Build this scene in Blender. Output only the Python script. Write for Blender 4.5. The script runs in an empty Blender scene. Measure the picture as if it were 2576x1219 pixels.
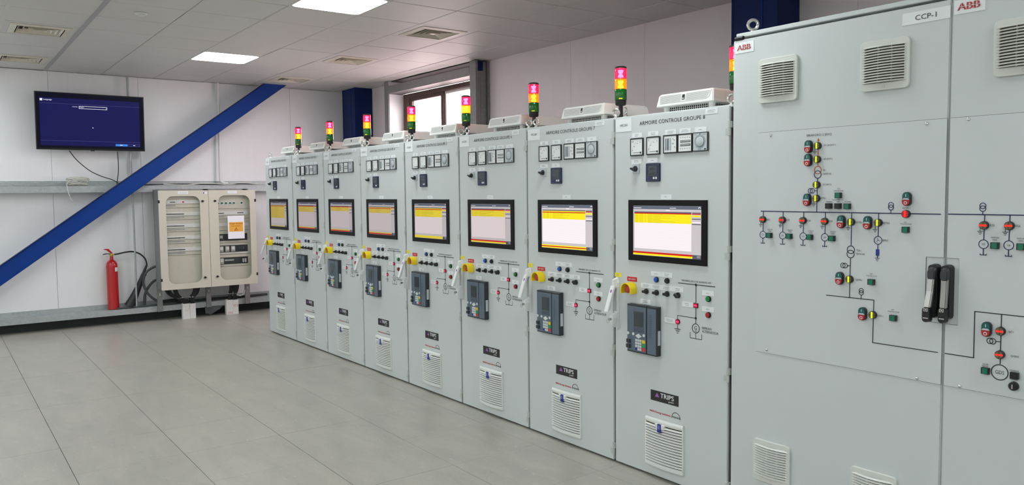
import bpy, bmesh, math, random
from mathutils import Vector, Matrix
random.seed(7)
sc = bpy.context.scene
COL = sc.collection
PI = math.pi

# ------------------------------------------------------------------ camera
cam_d = bpy.data.cameras.new('camera')
cam = bpy.data.objects.new('camera', cam_d)
COL.objects.link(cam)
cam_d.sensor_width = 36.0
cam_d.lens = 1984.28 / 2576 * 36.0
cam_d.clip_start = 0.05
RGT = Vector((0.60058184, 0.79949537, -0.01042201))
UPV = Vector((-0.04490535, 0.04674128, 0.99789717))
FWD = Vector((-0.7983013, 0.59885091, -0.06397358))
mw = Matrix.Identity(4)
for i in range(3):
    mw[i][0] = RGT[i]; mw[i][1] = UPV[i]; mw[i][2] = -FWD[i]
mw[0][3], mw[1][3], mw[2][3] = 8.96637, -3.19769, 1.58913
cam.matrix_world = mw
sc.camera = cam

# ------------------------------------------------------------------ world and exposure
LED_STRENGTH = 18.0
WORLD_STRENGTH = 12.5
w = bpy.data.worlds.new('world'); sc.world = w
w.use_nodes = True
bg = w.node_tree.nodes['Background']
bg.inputs[0].default_value = (1.0, 0.85, 0.88, 1)
bg.inputs[1].default_value = WORLD_STRENGTH
sc.view_settings.view_transform = 'Standard'
sc.view_settings.look = 'None'
sc.view_settings.gamma = 1.0
sc.view_settings.use_curve_mapping = False
sc.view_settings.exposure = 0.13

# ------------------------------------------------------------------ materials
def lin(c):
    o = []
    for v in c:
        v = v / 255.0
        o.append(v / 12.92 if v <= 0.04045 else ((v + 0.055) / 1.055) ** 2.4)
    return (o[0], o[1], o[2], 1.0)

MATS = {}
def mat(name, rgb, rough=0.5, metal=0.0, emit=0.0, noise=0.03, nscale=8.0, bump=0.0, bscale=60.0, spec=0.5, coat=0.0):
    if name in MATS: return MATS[name]
    m = bpy.data.materials.new(name); m.use_nodes = True
    nt = m.node_tree; b = nt.nodes['Principled BSDF']
    c = lin(rgb)
    b.inputs['Roughness'].default_value = rough
    b.inputs['Metallic'].default_value = metal
    b.inputs['Specular IOR Level'].default_value = spec
    b.inputs['Coat Weight'].default_value = coat
    tc = nt.nodes.new('ShaderNodeTexCoord')
    nz = nt.nodes.new('ShaderNodeTexNoise'); nz.inputs['Scale'].default_value = nscale; nz.inputs['Detail'].default_value = 4
    nt.links.new(tc.outputs['Object'], nz.inputs['Vector'])
    mx = nt.nodes.new('ShaderNodeMix'); mx.data_type = 'RGBA'
    mx.inputs['A'].default_value = tuple(v * (1 - noise) for v in c[:3]) + (1,)
    mx.inputs['B'].default_value = tuple(min(1, v * (1 + noise)) for v in c[:3]) + (1,)
    nt.links.new(nz.outputs['Fac'], mx.inputs['Factor'])
    nt.links.new(mx.outputs['Result'], b.inputs['Base Color'])
    if emit > 0:
        nt.links.new(mx.outputs['Result'], b.inputs['Emission Color'])
        b.inputs['Emission Strength'].default_value = emit
    if bump > 0:
        n2 = nt.nodes.new('ShaderNodeTexNoise'); n2.inputs['Scale'].default_value = bscale
        nt.links.new(tc.outputs['Object'], n2.inputs['Vector'])
        bp = nt.nodes.new('ShaderNodeBump'); bp.inputs['Strength'].default_value = bump; bp.inputs['Distance'].default_value = 0.002
        nt.links.new(n2.outputs['Fac'], bp.inputs['Height'])
        nt.links.new(bp.outputs['Normal'], b.inputs['Normal'])
    MATS[name] = m
    return m

def emat(name, rgb, strength):
    """things that give off light: screens, lamps"""
    if name in MATS: return MATS[name]
    m = bpy.data.materials.new(name); m.use_nodes = True
    b = m.node_tree.nodes['Principled BSDF']
    c = lin(rgb)
    b.inputs['Base Color'].default_value = (0.006, 0.006, 0.006, 1)
    b.inputs['Roughness'].default_value = 0.25
    b.inputs['Specular IOR Level'].default_value = 0.1
    b.inputs['Emission Color'].default_value = c
    b.inputs['Emission Strength'].default_value = strength
    MATS[name] = m
    return m

def clearmat(name, rgb, gloss=0.08, rough=0.05, body=0.0, glow=0.0):
    """thin clear or tinted plastic/glass"""
    if name in MATS: return MATS[name]
    m = bpy.data.materials.new(name); m.use_nodes = True
    nt = m.node_tree; nt.nodes.remove(nt.nodes['Principled BSDF'])
    out = nt.nodes['Material Output']
    tr = nt.nodes.new('ShaderNodeBsdfTransparent'); tr.inputs[0].default_value = lin(rgb)
    gl = nt.nodes.new('ShaderNodeBsdfGlossy'); gl.inputs['Roughness'].default_value = rough
    mx = nt.nodes.new('ShaderNodeMixShader'); mx.inputs[0].default_value = gloss
    nt.links.new(tr.outputs[0], mx.inputs[1]); nt.links.new(gl.outputs[0], mx.inputs[2])
    last = mx
    if body > 0:
        df = nt.nodes.new('ShaderNodeBsdfPrincipled'); df.inputs['Base Color'].default_value = lin(rgb); df.inputs['Roughness'].default_value = 0.15
        df.inputs['Emission Color'].default_value = lin(rgb); df.inputs['Emission Strength'].default_value = glow
        m2 = nt.nodes.new('ShaderNodeMixShader'); m2.inputs[0].default_value = body
        nt.links.new(mx.outputs[0], m2.inputs[1]); nt.links.new(df.outputs[0], m2.inputs[2])
        last = m2
    nt.links.new(last.outputs[0], out.inputs['Surface'])
    MATS[name] = m
    return m

def floor_mat():
    m = bpy.data.materials.new('floor_vinyl'); m.use_nodes = True
    nt = m.node_tree; b = nt.nodes['Principled BSDF']; N = nt.nodes.new; L = nt.links.new
    g = N('ShaderNodeNewGeometry')
    mp = N('ShaderNodeMapping'); mp.inputs['Scale'].default_value = (1.1, 3.2, 1)
    mp.inputs['Rotation'].default_value = (0, 0, 0.7)
    L(g.outputs['Position'], mp.inputs['Vector'])
    n1 = N('ShaderNodeTexNoise'); n1.inputs['Scale'].default_value = 2.2; n1.inputs['Detail'].default_value = 7; n1.inputs['Roughness'].default_value = 0.62; n1.inputs['Distortion'].default_value = 0.6
    L(mp.outputs[0], n1.inputs['Vector'])
    r1 = N('ShaderNodeValToRGB')
    r1.color_ramp.elements[0].position = 0.32; r1.color_ramp.elements[0].color = lin((161, 158, 149))
    r1.color_ramp.elements[1].position = 0.68; r1.color_ramp.elements[1].color = lin((177, 173, 163))
    L(n1.outputs['Fac'], r1.inputs[0])
    n2 = N('ShaderNodeTexNoise'); n2.inputs['Scale'].default_value = 14; n2.inputs['Detail'].default_value = 6; n2.inputs['Distortion'].default_value = 1.2
    L(mp.outputs[0], n2.inputs['Vector'])
    r2 = N('ShaderNodeValToRGB'); r2.color_ramp.elements[0].position = 0.63; r2.color_ramp.elements[1].position = 0.74
    L(n2.outputs['Fac'], r2.inputs[0])
    mx = N('ShaderNodeMix'); mx.data_type = 'RGBA'; mx.inputs['B'].default_value = lin((206, 201, 190))
    mm = N('ShaderNodeMath'); mm.operation = 'MULTIPLY'; mm.inputs[1].default_value = 0.42
    L(r2.outputs[0], mm.inputs[0]); L(mm.outputs[0], mx.inputs['Factor']); L(r1.outputs[0], mx.inputs['A'])
    n3 = N('ShaderNodeTexNoise'); n3.inputs['Scale'].default_value = 25; n3.inputs['Detail'].default_value = 5
    L(mp.outputs[0], n3.inputs['Vector'])
    r3 = N('ShaderNodeValToRGB'); r3.color_ramp.elements[0].position = 0.27; r3.color_ramp.elements[0].color = (0.72, 0.71, 0.7, 1); r3.color_ramp.elements[1].position = 0.36; r3.color_ramp.elements[1].color = (1, 1, 1, 1)
    L(n3.outputs['Fac'], r3.inputs[0])
    m3 = N('ShaderNodeMix'); m3.data_type = 'RGBA'; m3.blend_type = 'MULTIPLY'; m3.inputs['Factor'].default_value = 1
    L(mx.outputs['Result'], m3.inputs['A']); L(r3.outputs[0], m3.inputs['B'])
    L(m3.outputs['Result'], b.inputs['Base Color'])
    mr = N('ShaderNodeMapRange'); mr.inputs['To Min'].default_value = 0.26; mr.inputs['To Max'].default_value = 0.42
    L(n1.outputs['Fac'], mr.inputs['Value']); L(mr.outputs[0], b.inputs['Roughness'])
    b.inputs['Specular IOR Level'].default_value = 0.4
    MATS['floor'] = m
    return m

def panel_mat(name, rgb, axis):
    """coated steel sandwich panel with shallow vertical micro ribs"""
    m = mat(name, rgb, rough=0.38, noise=0.03, nscale=1.5, spec=0.5)
    nt = m.node_tree; b = nt.nodes['Principled BSDF']; N = nt.nodes.new; L = nt.links.new
    g = N('ShaderNodeNewGeometry'); sx = N('ShaderNodeSeparateXYZ'); L(g.outputs['Position'], sx.inputs[0])
    mu = N('ShaderNodeMath'); mu.operation = 'MULTIPLY'; mu.inputs[1].default_value = 10.0; L(sx.outputs[axis], mu.inputs[0])
    fr = N('ShaderNodeMath'); fr.operation = 'FRACT'; L(mu.outputs[0], fr.inputs[0])
    rp = N('ShaderNodeValToRGB'); e = rp.color_ramp.elements
    e[0].position = 0.0; e[0].color = (0, 0, 0, 1); e[1].position = 0.05; e[1].color = (1, 1, 1, 1)
    k = e.new(0.95); k.color = (1, 1, 1, 1); k = e.new(1.0); k.color = (0, 0, 0, 1)
    L(fr.outputs[0], rp.inputs[0])
    bp = N('ShaderNodeBump'); bp.inputs['Strength'].default_value = 0.35; bp.inputs['Distance'].default_value = 0.0015
    L(rp.outputs[0], bp.inputs['Height']); L(bp.outputs[0], b.inputs['Normal'])
    return m

def galv_mat(name, rgb, rough=0.45):
    m = mat(name, rgb, rough=rough, metal=0.35, noise=0.02)
    nt = m.node_tree; b = nt.nodes['Principled BSDF']; N = nt.nodes.new; L = nt.links.new
    g = N('ShaderNodeNewGeometry')
    v = N('ShaderNodeTexVoronoi'); v.inputs['Scale'].default_value = 45; L(g.outputs['Position'], v.inputs['Vector'])
    n = N('ShaderNodeTexNoise'); n.inputs['Scale'].default_value = 7; n.inputs['Detail'].default_value = 5; L(g.outputs['Position'], n.inputs['Vector'])
    ad = N('ShaderNodeMix'); ad.data_type = 'RGBA'; ad.inputs['Factor'].default_value = 0.6
    L(v.outputs['Color'], ad.inputs['A']); L(n.outputs['Fac'], ad.inputs['B'])
    bw = N('ShaderNodeRGBToBW'); L(ad.outputs['Result'], bw.inputs[0])
    r = N('ShaderNodeValToRGB'); c = lin(rgb)
    r.color_ramp.elements[0].position = 0.3; r.color_ramp.elements[0].color = tuple(x * 0.9 for x in c[:3]) + (1,)
    r.color_ramp.elements[1].position = 0.7; r.color_ramp.elements[1].color = tuple(min(1, x * 1.08) for x in c[:3]) + (1,)
    L(bw.outputs[0], r.inputs[0]); L(r.outputs[0], b.inputs['Base Color'])
    return m

floor_mat()
panel_mat('wall_panel_back', (236, 237, 240), 1)
panel_mat('wall_panel_right', (228, 219, 221), 0)
galv_mat('galvanised', (178, 184, 186))
galv_mat('galvanised_dark', (142, 142, 142), 0.5)
mat('ceiling_tile', (206, 205, 203), 0.52, noise=0.02, nscale=2, spec=0.4)
mat('joint_strip', (168, 168, 172), 0.5)
mat('ceiling_void', (60, 58, 57), 0.8)
mat('wall_plain', (225, 225, 225), 0.6)
mat('black_gap', (18, 18, 19), 0.7)
mat('joint_grey', (128, 126, 124), 0.7)
mat('skirting', (44, 48, 50), 0.55, noise=0.2, bump=0.2)
mat('blue_paint', (14, 58, 138), 0.45, noise=0.06, nscale=3, spec=0.2)
mat('blue_column', (10, 34, 88), 0.48, noise=0.06, nscale=3, spec=0.2)
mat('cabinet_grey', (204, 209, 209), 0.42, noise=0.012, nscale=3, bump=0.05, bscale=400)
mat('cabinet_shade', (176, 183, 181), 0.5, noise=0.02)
mat('gasket', (88, 90, 87), 0.7)  # dark grey painting the shade in gaps round doors and mimic plates
mat('hinge_grey', (188, 192, 188), 0.4)
mat('steel', (205, 205, 203), 0.25, metal=1.0)
mat('chrome', (215, 215, 215), 0.12, metal=1.0)
mat('zinc', (214, 214, 211), 0.24, metal=0.92)
mat('plate_white', (232, 236, 237), 0.4)
mat('ink', (38, 38, 42), 0.6)
mat('ink_grey', (158, 162, 166), 0.6)
mat('bezel_black', (12, 12, 14), 0.4, spec=0.2)
mat('lever_steel', (158, 156, 154), 0.3, metal=1.0)
mat('black_plastic', (22, 23, 25), 0.38, noise=0.05)
mat('dark_plastic', (48, 52, 56), 0.42, noise=0.04)
mat('meter_white', (230, 233, 232), 0.3)
mat('meter_grey', (190, 197, 202), 0.3)
mat('navy_plastic', (26, 38, 66), 0.3)
mat('lcd_dark', (62, 70, 74), 0.15)
mat('relay_face', (92, 106, 120), 0.3, noise=0.03)
mat('relay_body', (44, 49, 54), 0.42)
mat('relay_lcd', (58, 66, 68), 0.12)
mat('relay_line', (70, 82, 96), 0.4)
mat('key_white', (212, 216, 216), 0.4)
mat('key_yellow', (226, 200, 24), 0.4)
mat('key_green', (24, 160, 72), 0.4)
mat('key_red', (206, 52, 48), 0.4)
mat('key_blue', (24, 36, 140), 0.4)
mat('yellow', (245, 216, 20), 0.38, noise=0.03)
mat('red_button', (186, 50, 46), 0.4, noise=0.1, nscale=60)
mat('red_label', (196, 22, 28), 0.4)
mat('yellow_sticker', (240, 224, 30), 0.5)
mat('handle_white', (226, 228, 228), 0.3)
mat('handle_grey', (176, 180, 180), 0.4)
mat('purple', (150, 100, 180), 0.5)
mat('sign_black', (40, 36, 36), 0.5)
mat('red_print', (188, 38, 44), 0.5)
mat('grille_white', (226, 228, 224), 0.4)
mat('grille_cream', (214, 216, 210), 0.4)
mat('filter_mat', (96, 84, 70), 0.9, noise=0.2, nscale=60)
mat('clip_blue', (28, 48, 140), 0.4)
mat('btn_green', (24, 128, 56), 0.3)
mat('btn_red', (172, 30, 36), 0.3)
mat('btn_blue', (26, 84, 178), 0.3)
mat('btn_teal', (18, 92, 88), 0.25)
mat('btn_red2', (178, 34, 36), 0.25)
mat('btn_green2', (10, 112, 84), 0.3)
mat('brown_disc', (110, 96, 70), 0.4)
mat('mimic_panel', (206, 211, 212), 0.4, noise=0.01)
mat('line_navy', (22, 30, 76), 0.5)
mat('line_orange', (198, 88, 40), 0.5)
mat('line_blue', (24, 50, 140), 0.5)
mat('abb_red', (176, 48, 48), 0.5)
mat('unit_white', (226, 226, 222), 0.4)
mat('unit_line', (150, 152, 152), 0.5)
mat('beige_metal', (206, 202, 187), 0.42, noise=0.02)
mat('beige_inner', (212, 209, 196), 0.5)
mat('breaker_white', (232, 233, 232), 0.4)
mat('breaker_grey', (176, 178, 178), 0.45)
mat('paper', (242, 242, 248), 0.7)
mat('paper_orange', (238, 172, 60), 0.6)
mat('paper_brown', (112, 56, 14), 0.6)
mat('ext_red', (186, 22, 28), 0.22, noise=0.03, coat=0.4)
mat('brass', (200, 160, 70), 0.3, metal=1.0)
mat('rubber', (30, 32, 34), 0.5, noise=0.1)
mat('rubber_grey', (66, 72, 74), 0.5)
mat('horn_black', (36, 38, 40), 0.45)
mat('pvc_white', (228, 228, 226), 0.4)
mat('pvc_stain', (196, 120, 120), 0.6)
mat('cable_white', (208, 208, 200), 0.5)
mat('cable_black', (26, 26, 28), 0.5)
mat('window_brown', (84, 62, 54), 0.45, noise=0.08)
mat('window_white', (220, 214, 214), 0.45)
mat('vent_cream', (214, 208, 192), 0.4)
mat('vent_dark', (58, 50, 40), 0.8)
mat('tv_black', (16, 17, 20), 0.25)
mat('tower_black', (26, 25, 25), 0.35)
emat('tv_navy', (20, 21, 78), 1.0)
emat('tv_dark', (6, 7, 26), 1.0)
emat('tv_white', (235, 238, 250), 1.0)
emat('tv_line', (90, 92, 150), 1.0)
emat('tv_blue', (60, 130, 220), 1.0)
emat('led_panel', (246, 254, 255), LED_STRENGTH)
emat('led_yellow', (206, 240, 20), 1.3)
emat('led_red', (255, 40, 30), 1.6)
emat('led_pink', (255, 60, 120), 1.6)
emat('lamp_white', (255, 235, 225), 18.0)
emat('lamp_amber', (255, 235, 170), 18.0)
mat('lamp_red_body', (170, 12, 40), 0.2, emit=0.5)
clearmat('lens_red', (255, 60, 120), 0.06, 0.08, body=0.35, glow=0.45)
clearmat('lens_amber', (255, 165, 30), 0.06, 0.08, body=0.35, glow=0.7)
clearmat('lens_green', (20, 120, 40), 0.08, 0.08, body=0.6, glow=0.0)
clearmat('glass', (250, 250, 249), 0.035, 0.02)
clearmat('window_glass', (250, 250, 250), 0.04, 0.02)
clearmat('plastic_film', (225, 228, 228), 0.12, 0.25, body=0.25)

# ------------------------------------------------------------------ mesh tools
GLYPH = {}
def glyphs(txt):
    key = txt
    if key in GLYPH: return GLYPH[key]
    cu = bpy.data.curves.new('t', 'FONT'); cu.body = txt; cu.resolution_u = 2
    ob = bpy.data.objects.new('t', cu)
    me = bpy.data.meshes.new_from_object(ob)
    vs = [(v.co.x, v.co.y) for v in me.vertices]; fs = [tuple(p.vertices) for p in me.polygons]
    bpy.data.objects.remove(ob); bpy.data.curves.remove(cu); bpy.data.meshes.remove(me)
    x0 = min(v[0] for v in vs); x1 = max(v[0] for v in vs); y0 = min(v[1] for v in vs); y1 = max(v[1] for v in vs)
    GLYPH[key] = (vs, fs, x0, x1, y0, y1)
    return GLYPH[key]

class MB:
    def __init__(s): s.v = []; s.f = []; s.m = []; s.mi = 0
    def mt(s, i): s.mi = i; return s
    def add(s, vs, fs):
        n = len(s.v); s.v += [tuple(p) for p in vs]
        for f in fs: s.f.append(tuple(n + i for i in f)); s.m.append(s.mi)
        return s
    def box(s, x0, x1, y0, y1, z0, z1):
        return s.add([(x0, y0, z0), (x1, y0, z0), (x1, y1, z0), (x0, y1, z0), (x0, y0, z1), (x1, y0, z1), (x1, y1, z1), (x0, y1, z1)],
                     [(0, 3, 2, 1), (4, 5, 6, 7), (0, 1, 5, 4), (1, 2, 6, 5), (2, 3, 7, 6), (3, 0, 4, 7)])
    def rect(s, x0, x1, z0, z1, y):
        return s.add([(x0, y, z0), (x1, y, z0), (x1, y, z1), (x0, y, z1)], [(0, 1, 2, 3)])
    def prism(s, pts, y0, y1):
        """polygon in XZ (counter-clockwise seen from -Y) extruded from y0 (front) to y1"""
        n = len(pts)
        vs = [(p[0], y0, p[1]) for p in pts] + [(p[0], y1, p[1]) for p in pts]
        fs = [tuple(range(n)), tuple(range(2 * n - 1, n - 1, -1))]
        fs += [(i, i + n, (i + 1) % n + n, (i + 1) % n) for i in range(n)]
        return s.add(vs, fs)
    def loft(s, a, b):
        """two XZ outlines with own y: a=(pts,y) front, b=(pts,y) back"""
        n = len(a[0])
        vs = [(p[0], a[1], p[1]) for p in a[0]] + [(p[0], b[1], p[1]) for p in b[0]]
        fs = [tuple(range(n)), tuple(range(2 * n - 1, n - 1, -1))]
        fs += [(i, i + n, (i + 1) % n + n, (i + 1) % n) for i in range(n)]
        return s.add(vs, fs)
    def frame(s, o, i, y0, y1):
        """ring between outer and inner XZ outlines of equal count"""
        n = len(o)
        vs = [(p[0], y0, p[1]) for p in o] + [(p[0], y0, p[1]) for p in i] + [(p[0], y1, p[1]) for p in o] + [(p[0], y1, p[1]) for p in i]
        fs = []
        for k in range(n):
            l = (k + 1) % n
            fs += [(k, l, n + l, n + k), (2 * n + k, 3 * n + k, 3 * n + l, 2 * n + l), (k, 2 * n + k, 2 * n + l, l), (n + k, n + l, 3 * n + l, 3 * n + k)]
        return s.add(vs, fs)
    def lathe(s, c, prof, ax=1, sgn=-1, n=16):
        """profile [(h, r)] along axis ax from point c; closed by caps"""
        vs = []; fs = []
        for h, r in prof:
            for k in range(n):
                a = 2 * PI * k / n; p = [c[0], c[1], c[2]]
                p[ax] += sgn * h; p[(ax + 1) % 3] += r * math.cos(a); p[(ax + 2) % 3] += r * math.sin(a)
                vs.append(tuple(p))
        for j in range(len(prof) - 1):
            for k in range(n):
                l = (k + 1) % n
                fs.append((j * n + k, j * n + l, (j + 1) * n + l, (j + 1) * n + k))
        fs.append(tuple(range(n))); fs.append(tuple(range((len(prof) - 1) * n, len(prof) * n)))
        return s.add(vs, fs)
    def tube(s, path, r, n=8, closed=False):
        P = [Vector(p) for p in path]; m = len(P); vs = []; fs = []
        rr = r if isinstance(r, (list, tuple)) else [r] * m
        up = Vector((0.13, 0.21, 0.97)); prev = None
        for i, p in enumerate(P):
            if closed: t = P[(i + 1) % m] - P[i - 1]
            else: t = P[min(i + 1, m - 1)] - P[max(i - 1, 0)]
            t.normalize()
            if prev is None:
                u = up.cross(t)
                if u.length < 1e-3: u = Vector((1, 0, 0)).cross(t)
            else: u = prev - t * prev.dot(t)
            u.normalize(); prev = u; v = t.cross(u)
            for k in range(n):
                a = 2 * PI * k / n
                vs.append(tuple(p + (u * math.cos(a) + v * math.sin(a)) * rr[i]))
        last = m if closed else m - 1
        for i in range(last):
            j = (i + 1) % m
            for k in range(n):
                l = (k + 1) % n
                fs.append((i * n + k, i * n + l, j * n + l, j * n + k))
        if not closed:
            fs.append(tuple(range(n))); fs.append(tuple(range((m - 1) * n, m * n)))
        return s.add(vs, fs)
    # flat print in the XZ plane
    def disc(s, cx, cz, r, y, n=14):
        return s.add([(cx + r * math.cos(2 * PI * k / n), y, cz + r * math.sin(2 * PI * k / n)) for k in range(n)], [tuple(range(n))])
    def ring(s, cx, cz, r, t, y, n=20, a0=0.0, a1=2 * PI):
        full = abs(a1 - a0 - 2 * PI) < 1e-6; m = n if full else n + 1; vs = []
        for k in range(m):
            a = a0 + (a1 - a0) * k / n
            for q in (r - t / 2, r + t / 2): vs.append((cx + q * math.cos(a), y, cz + q * math.sin(a)))
        fs = []
        for k in range(n):
            l = (k + 1) % m
            fs.append((2 * k, 2 * k + 1, 2 * l + 1, 2 * l))
        return s.add(vs, fs)
    def seg(s, x0, z0, x1, z1, t, y):
        dx, dz = x1 - x0, z1 - z0; l = math.hypot(dx, dz); nx, nz = -dz / l * t / 2, dx / l * t / 2
        return s.add([(x0 + nx, y, z0 + nz), (x1 + nx, y, z1 + nz), (x1 - nx, y, z1 - nz), (x0 - nx, y, z0 - nz)], [(0, 1, 2, 3)])
    def text(s, txt, x0, z0, h, y, w=None, bold=0.0):
        """h = height of the lettering; w = its full width (optional)"""
        vs, fs, a, b, c, d = glyphs(txt)
        sz = h / (d - c); sx = (w / (b - a)) if w else sz
        for k, q in enumerate((0.0,) if bold == 0 else (-bold * h, 0.0, bold * h)):   # bold = overprinted with a small shift
            s.add([(x0 + q + (p[0] - a) * sx, y - 0.00005 * k, z0 + (p[1] - c) * sz) for p in vs], fs)
        return s
    def bars(s, x0, x1, z0, z1, n, y, seed=1):
        rd = random.Random(seed); step = (z1 - z0) / n
        for i in range(n):
            zz = z1 - (i + 0.5) * step; a = x0 + rd.random() * 0.15 * (x1 - x0); b = x1 - rd.random() * 0.25 * (x1 - x0)
            x = a
            while x < b - 0.002:
                l = 0.004 + rd.random() * 0.008
                s.rect(x, min(x + l, b), zz - min(step * 0.2, 0.0016), zz + min(step * 0.2, 0.0016), y); x += l + 0.0018
        return s
    def mesh(s, name, mats, smooth=False, bevel=0.0, seg=1):
        me = bpy.data.meshes.new(name); me.from_pydata(s.v, [], s.f)
        for m in mats: me.materials.append(MATS[m])
        me.polygons.foreach_set('material_index', s.m)
        bm = bmesh.new(); bm.from_mesh(me)
        bmesh.ops.recalc_face_normals(bm, faces=bm.faces)
        if bevel > 0:
            ed = [e for e in bm.edges if len(e.link_faces) == 2 and e.calc_face_angle(0) > 0.5]
            bmesh.ops.bevel(bm, geom=ed, offset=bevel, segments=seg, affect='EDGES', clamp_overlap=True)
        bm.to_mesh(me); bm.free()
        if smooth:
            me.polygons.foreach_set('use_smooth', [True] * len(me.polygons))
            me.set_sharp_from_angle(angle=0.7)
        me.update()
        return me

CACHE = {}
def cached(key, fn):
    if key not in CACHE: CACHE[key] = fn()
    return CACHE[key]

def obj(name, me, parent=None, loc=(0, 0, 0), rot=None, label=None, cat=None, group=None, kind=None):
    o = bpy.data.objects.new(name, me); COL.objects.link(o)
    o.parent = parent; o.location = loc
    if rot: o.rotation_euler = rot
    if label: o['label'] = label
    if cat: o['category'] = cat
    if group: o['group'] = group
    if kind: o['kind'] = kind
    return o

def empty(name, loc, label, cat, group=None, rz=0.0):
    return obj(name, None, None, loc, (0, 0, rz), label, cat, group)

def rrect(x0, x1, z0, z1, r, n=4):
    pts = []
    for cx, cz, a in ((x1 - r, z0 + r, -PI / 2), (x1 - r, z1 - r, 0), (x0 + r, z1 - r, PI / 2), (x0 + r, z0 + r, PI)):
        for k in range(n + 1):
            b = a + PI / 2 * k / n
            pts.append((cx + r * math.cos(b), cz + r * math.sin(b)))
    return pts

def spline(pts, n=6):
    P = [Vector(p) for p in pts]; out = []
    for i in range(len(P) - 1):
        p0 = P[max(i - 1, 0)]; p1 = P[i]; p2 = P[i + 1]; p3 = P[min(i + 2, len(P) - 1)]
        for k in range(n):
            t = k / n
            out.append(0.5 * ((2 * p1) + (p2 - p0) * t + (2 * p0 - 5 * p1 + 4 * p2 - p3) * t * t + (3 * p1 - p0 - 3 * p2 + p3) * t ** 3))
    out.append(P[-1])
    return [tuple(p) for p in out]

# ================================================================== the room
ZC = 3.0757            # ceiling
XW = -1.87             # back wall face
YW = 2.045             # right wall face (behind the cabinets)
XE, YE = 13.5, -8.4    # room ends outside the frame
THC, THF = -0.0099, -0.0082

def rot2(x, y, th): return (x * math.cos(th) - y * math.sin(th), x * math.sin(th) + y * math.cos(th))

# ---- floor: raised-floor tiles 0.6 m on a slab
fl = obj('floor', MB().box(XW - 0.3, XE, YE, YW + 0.3, -0.14, -0.006).mesh('floor', ['black_gap']), kind='structure')
XF, YF = 3.9404, -0.1601
tile = MB().box(0.0005, 0.5995, 0.0016, 0.5984, -0.03, 0.0).mesh('floor_tile', ['floor'], bevel=0.0008)
random.seed(3)
I0, I1, J0, J1 = -10, 8, -6, 1
for j in range(J0, J1):
    for i in range(I0, I1):
        px, py = rot2(0.6 * i, 0.6 * j, THF)
        dz = random.uniform(-0.0006, 0.0006)
        if j == -1 and i in (-5, -4): dz += 0.001
        obj('floor_tile', tile, fl, (XF + px, YF + py, dz), (0, 0, THF))
# plain floor covering beyond the tiles in view
def rest_floor():
    b = MB()
    x0, x1 = XF + 0.6 * I0 - 0.05, XF + 0.6 * I1; y0, y1 = YF + 0.6 * J0, YF + 0.6 * J1
    b.box(x1, XE, YE, YW, -0.03, -0.001); b.box(XW - 0.2, x1, YE, y0, -0.03, -0.001); b.box(XW - 0.2, x1, y1 + 0.03, YW, -0.03, -0.001)
    return b.mesh('floor_rest', ['floor'])
obj('floor_covering', rest_floor(), fl)

# ---- ceiling: metal tiles 0.6 m with dark joints
ce = obj('ceiling', MB().box(XW - 0.3, XE, YE, YW + 0.3, ZC + 0.03, ZC + 0.15).mesh('ceiling', ['ceiling_void']), kind='structure')
X0, Y0 = 2.2101, -2.5778
def ctile():
    b = MB()
    o = rrect(0.0025, 0.5975, 0.0025, 0.5975, 0.003, 1); i = rrect(0.008, 0.592, 0.008, 0.592, 0.003, 1)
    n = len(o)
    b.add([(p[0], p[1], 0.022) for p in o] + [(p[0], p[1], 0.005) for p in o] + [(p[0], p[1], 0.0) for p in i],
          [(k, (k + 1) % n, n + (k + 1) % n, n + k) for k in range(n)] + [(n + k, n + (k + 1) % n, 2 * n + (k + 1) % n, 2 * n + k) for k in range(n)] + [tuple(range(2 * n, 3 * n))])
    return b.mesh('ceiling_tile', ['ceiling_tile'])
ct = ctile()
LIGHTS_IN = {(1, 3), (-4, 3)}
VENTS = {(0, 5), (-3, 5), (-6, 5), (-3, 0), (-6, 0)}
CI0, CI1, CJ0, CJ1 = -7, 7, -2, 9
random.seed(5)
def cpos(i, j):
    px, py = rot2(0.6 * i, 0.6 * j, THC)
    return (X0 + px, Y0 + py)
for j in range(CJ0, CJ1):
    for i in range(CI0, CI1):
        if (i, j) in LIGHTS_IN or (i, j) in VENTS or (j == -2 and i in (-6, -2, 2, 6)) or (i, j) == (6, 3): continue
        if j == 8 and cpos(i, j)[1] > YW - 0.02: continue
        x, y = cpos(i, j)
        if x < XW - 0.55: continue
        dz = random.uniform(-0.0015, 0.0015)
        if j == 7: dz -= 0.002
        obj('ceiling_tile', ct, ce, (x, y, ZC + dz), (random.uniform(-0.002, 0.002), random.uniform(-0.002, 0.002), THC))
# wider joint strip of the ceiling grid
for line, col, hw in ((1, 'joint_strip', 0.020), (0, 'ceiling_tile', 0.016)):
    px, py = cpos(-7, line)
    obj('joint_strip', MB().box(0, 8.4, -hw, hw, -0.004, 0.004).mesh('joint_strip', [col]), ce, (px, py, ZC), (0, 0, THC))
def rest_ceiling():
    b = MB(); x1 = cpos(CI1, CJ0)[0]; y0 = cpos(CI1, CJ0)[1] + 0.02
    b.box(x1 + 0.04, XE, YE, YW, ZC + 0.002, ZC + 0.02); b.box(XW - 0.2, x1 + 0.04, YE, y0, ZC + 0.002, ZC + 0.02)
    return b.mesh('ceiling_rest', ['ceiling_tile'])
obj('ceiling_lining', rest_ceiling(), ce)

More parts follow.
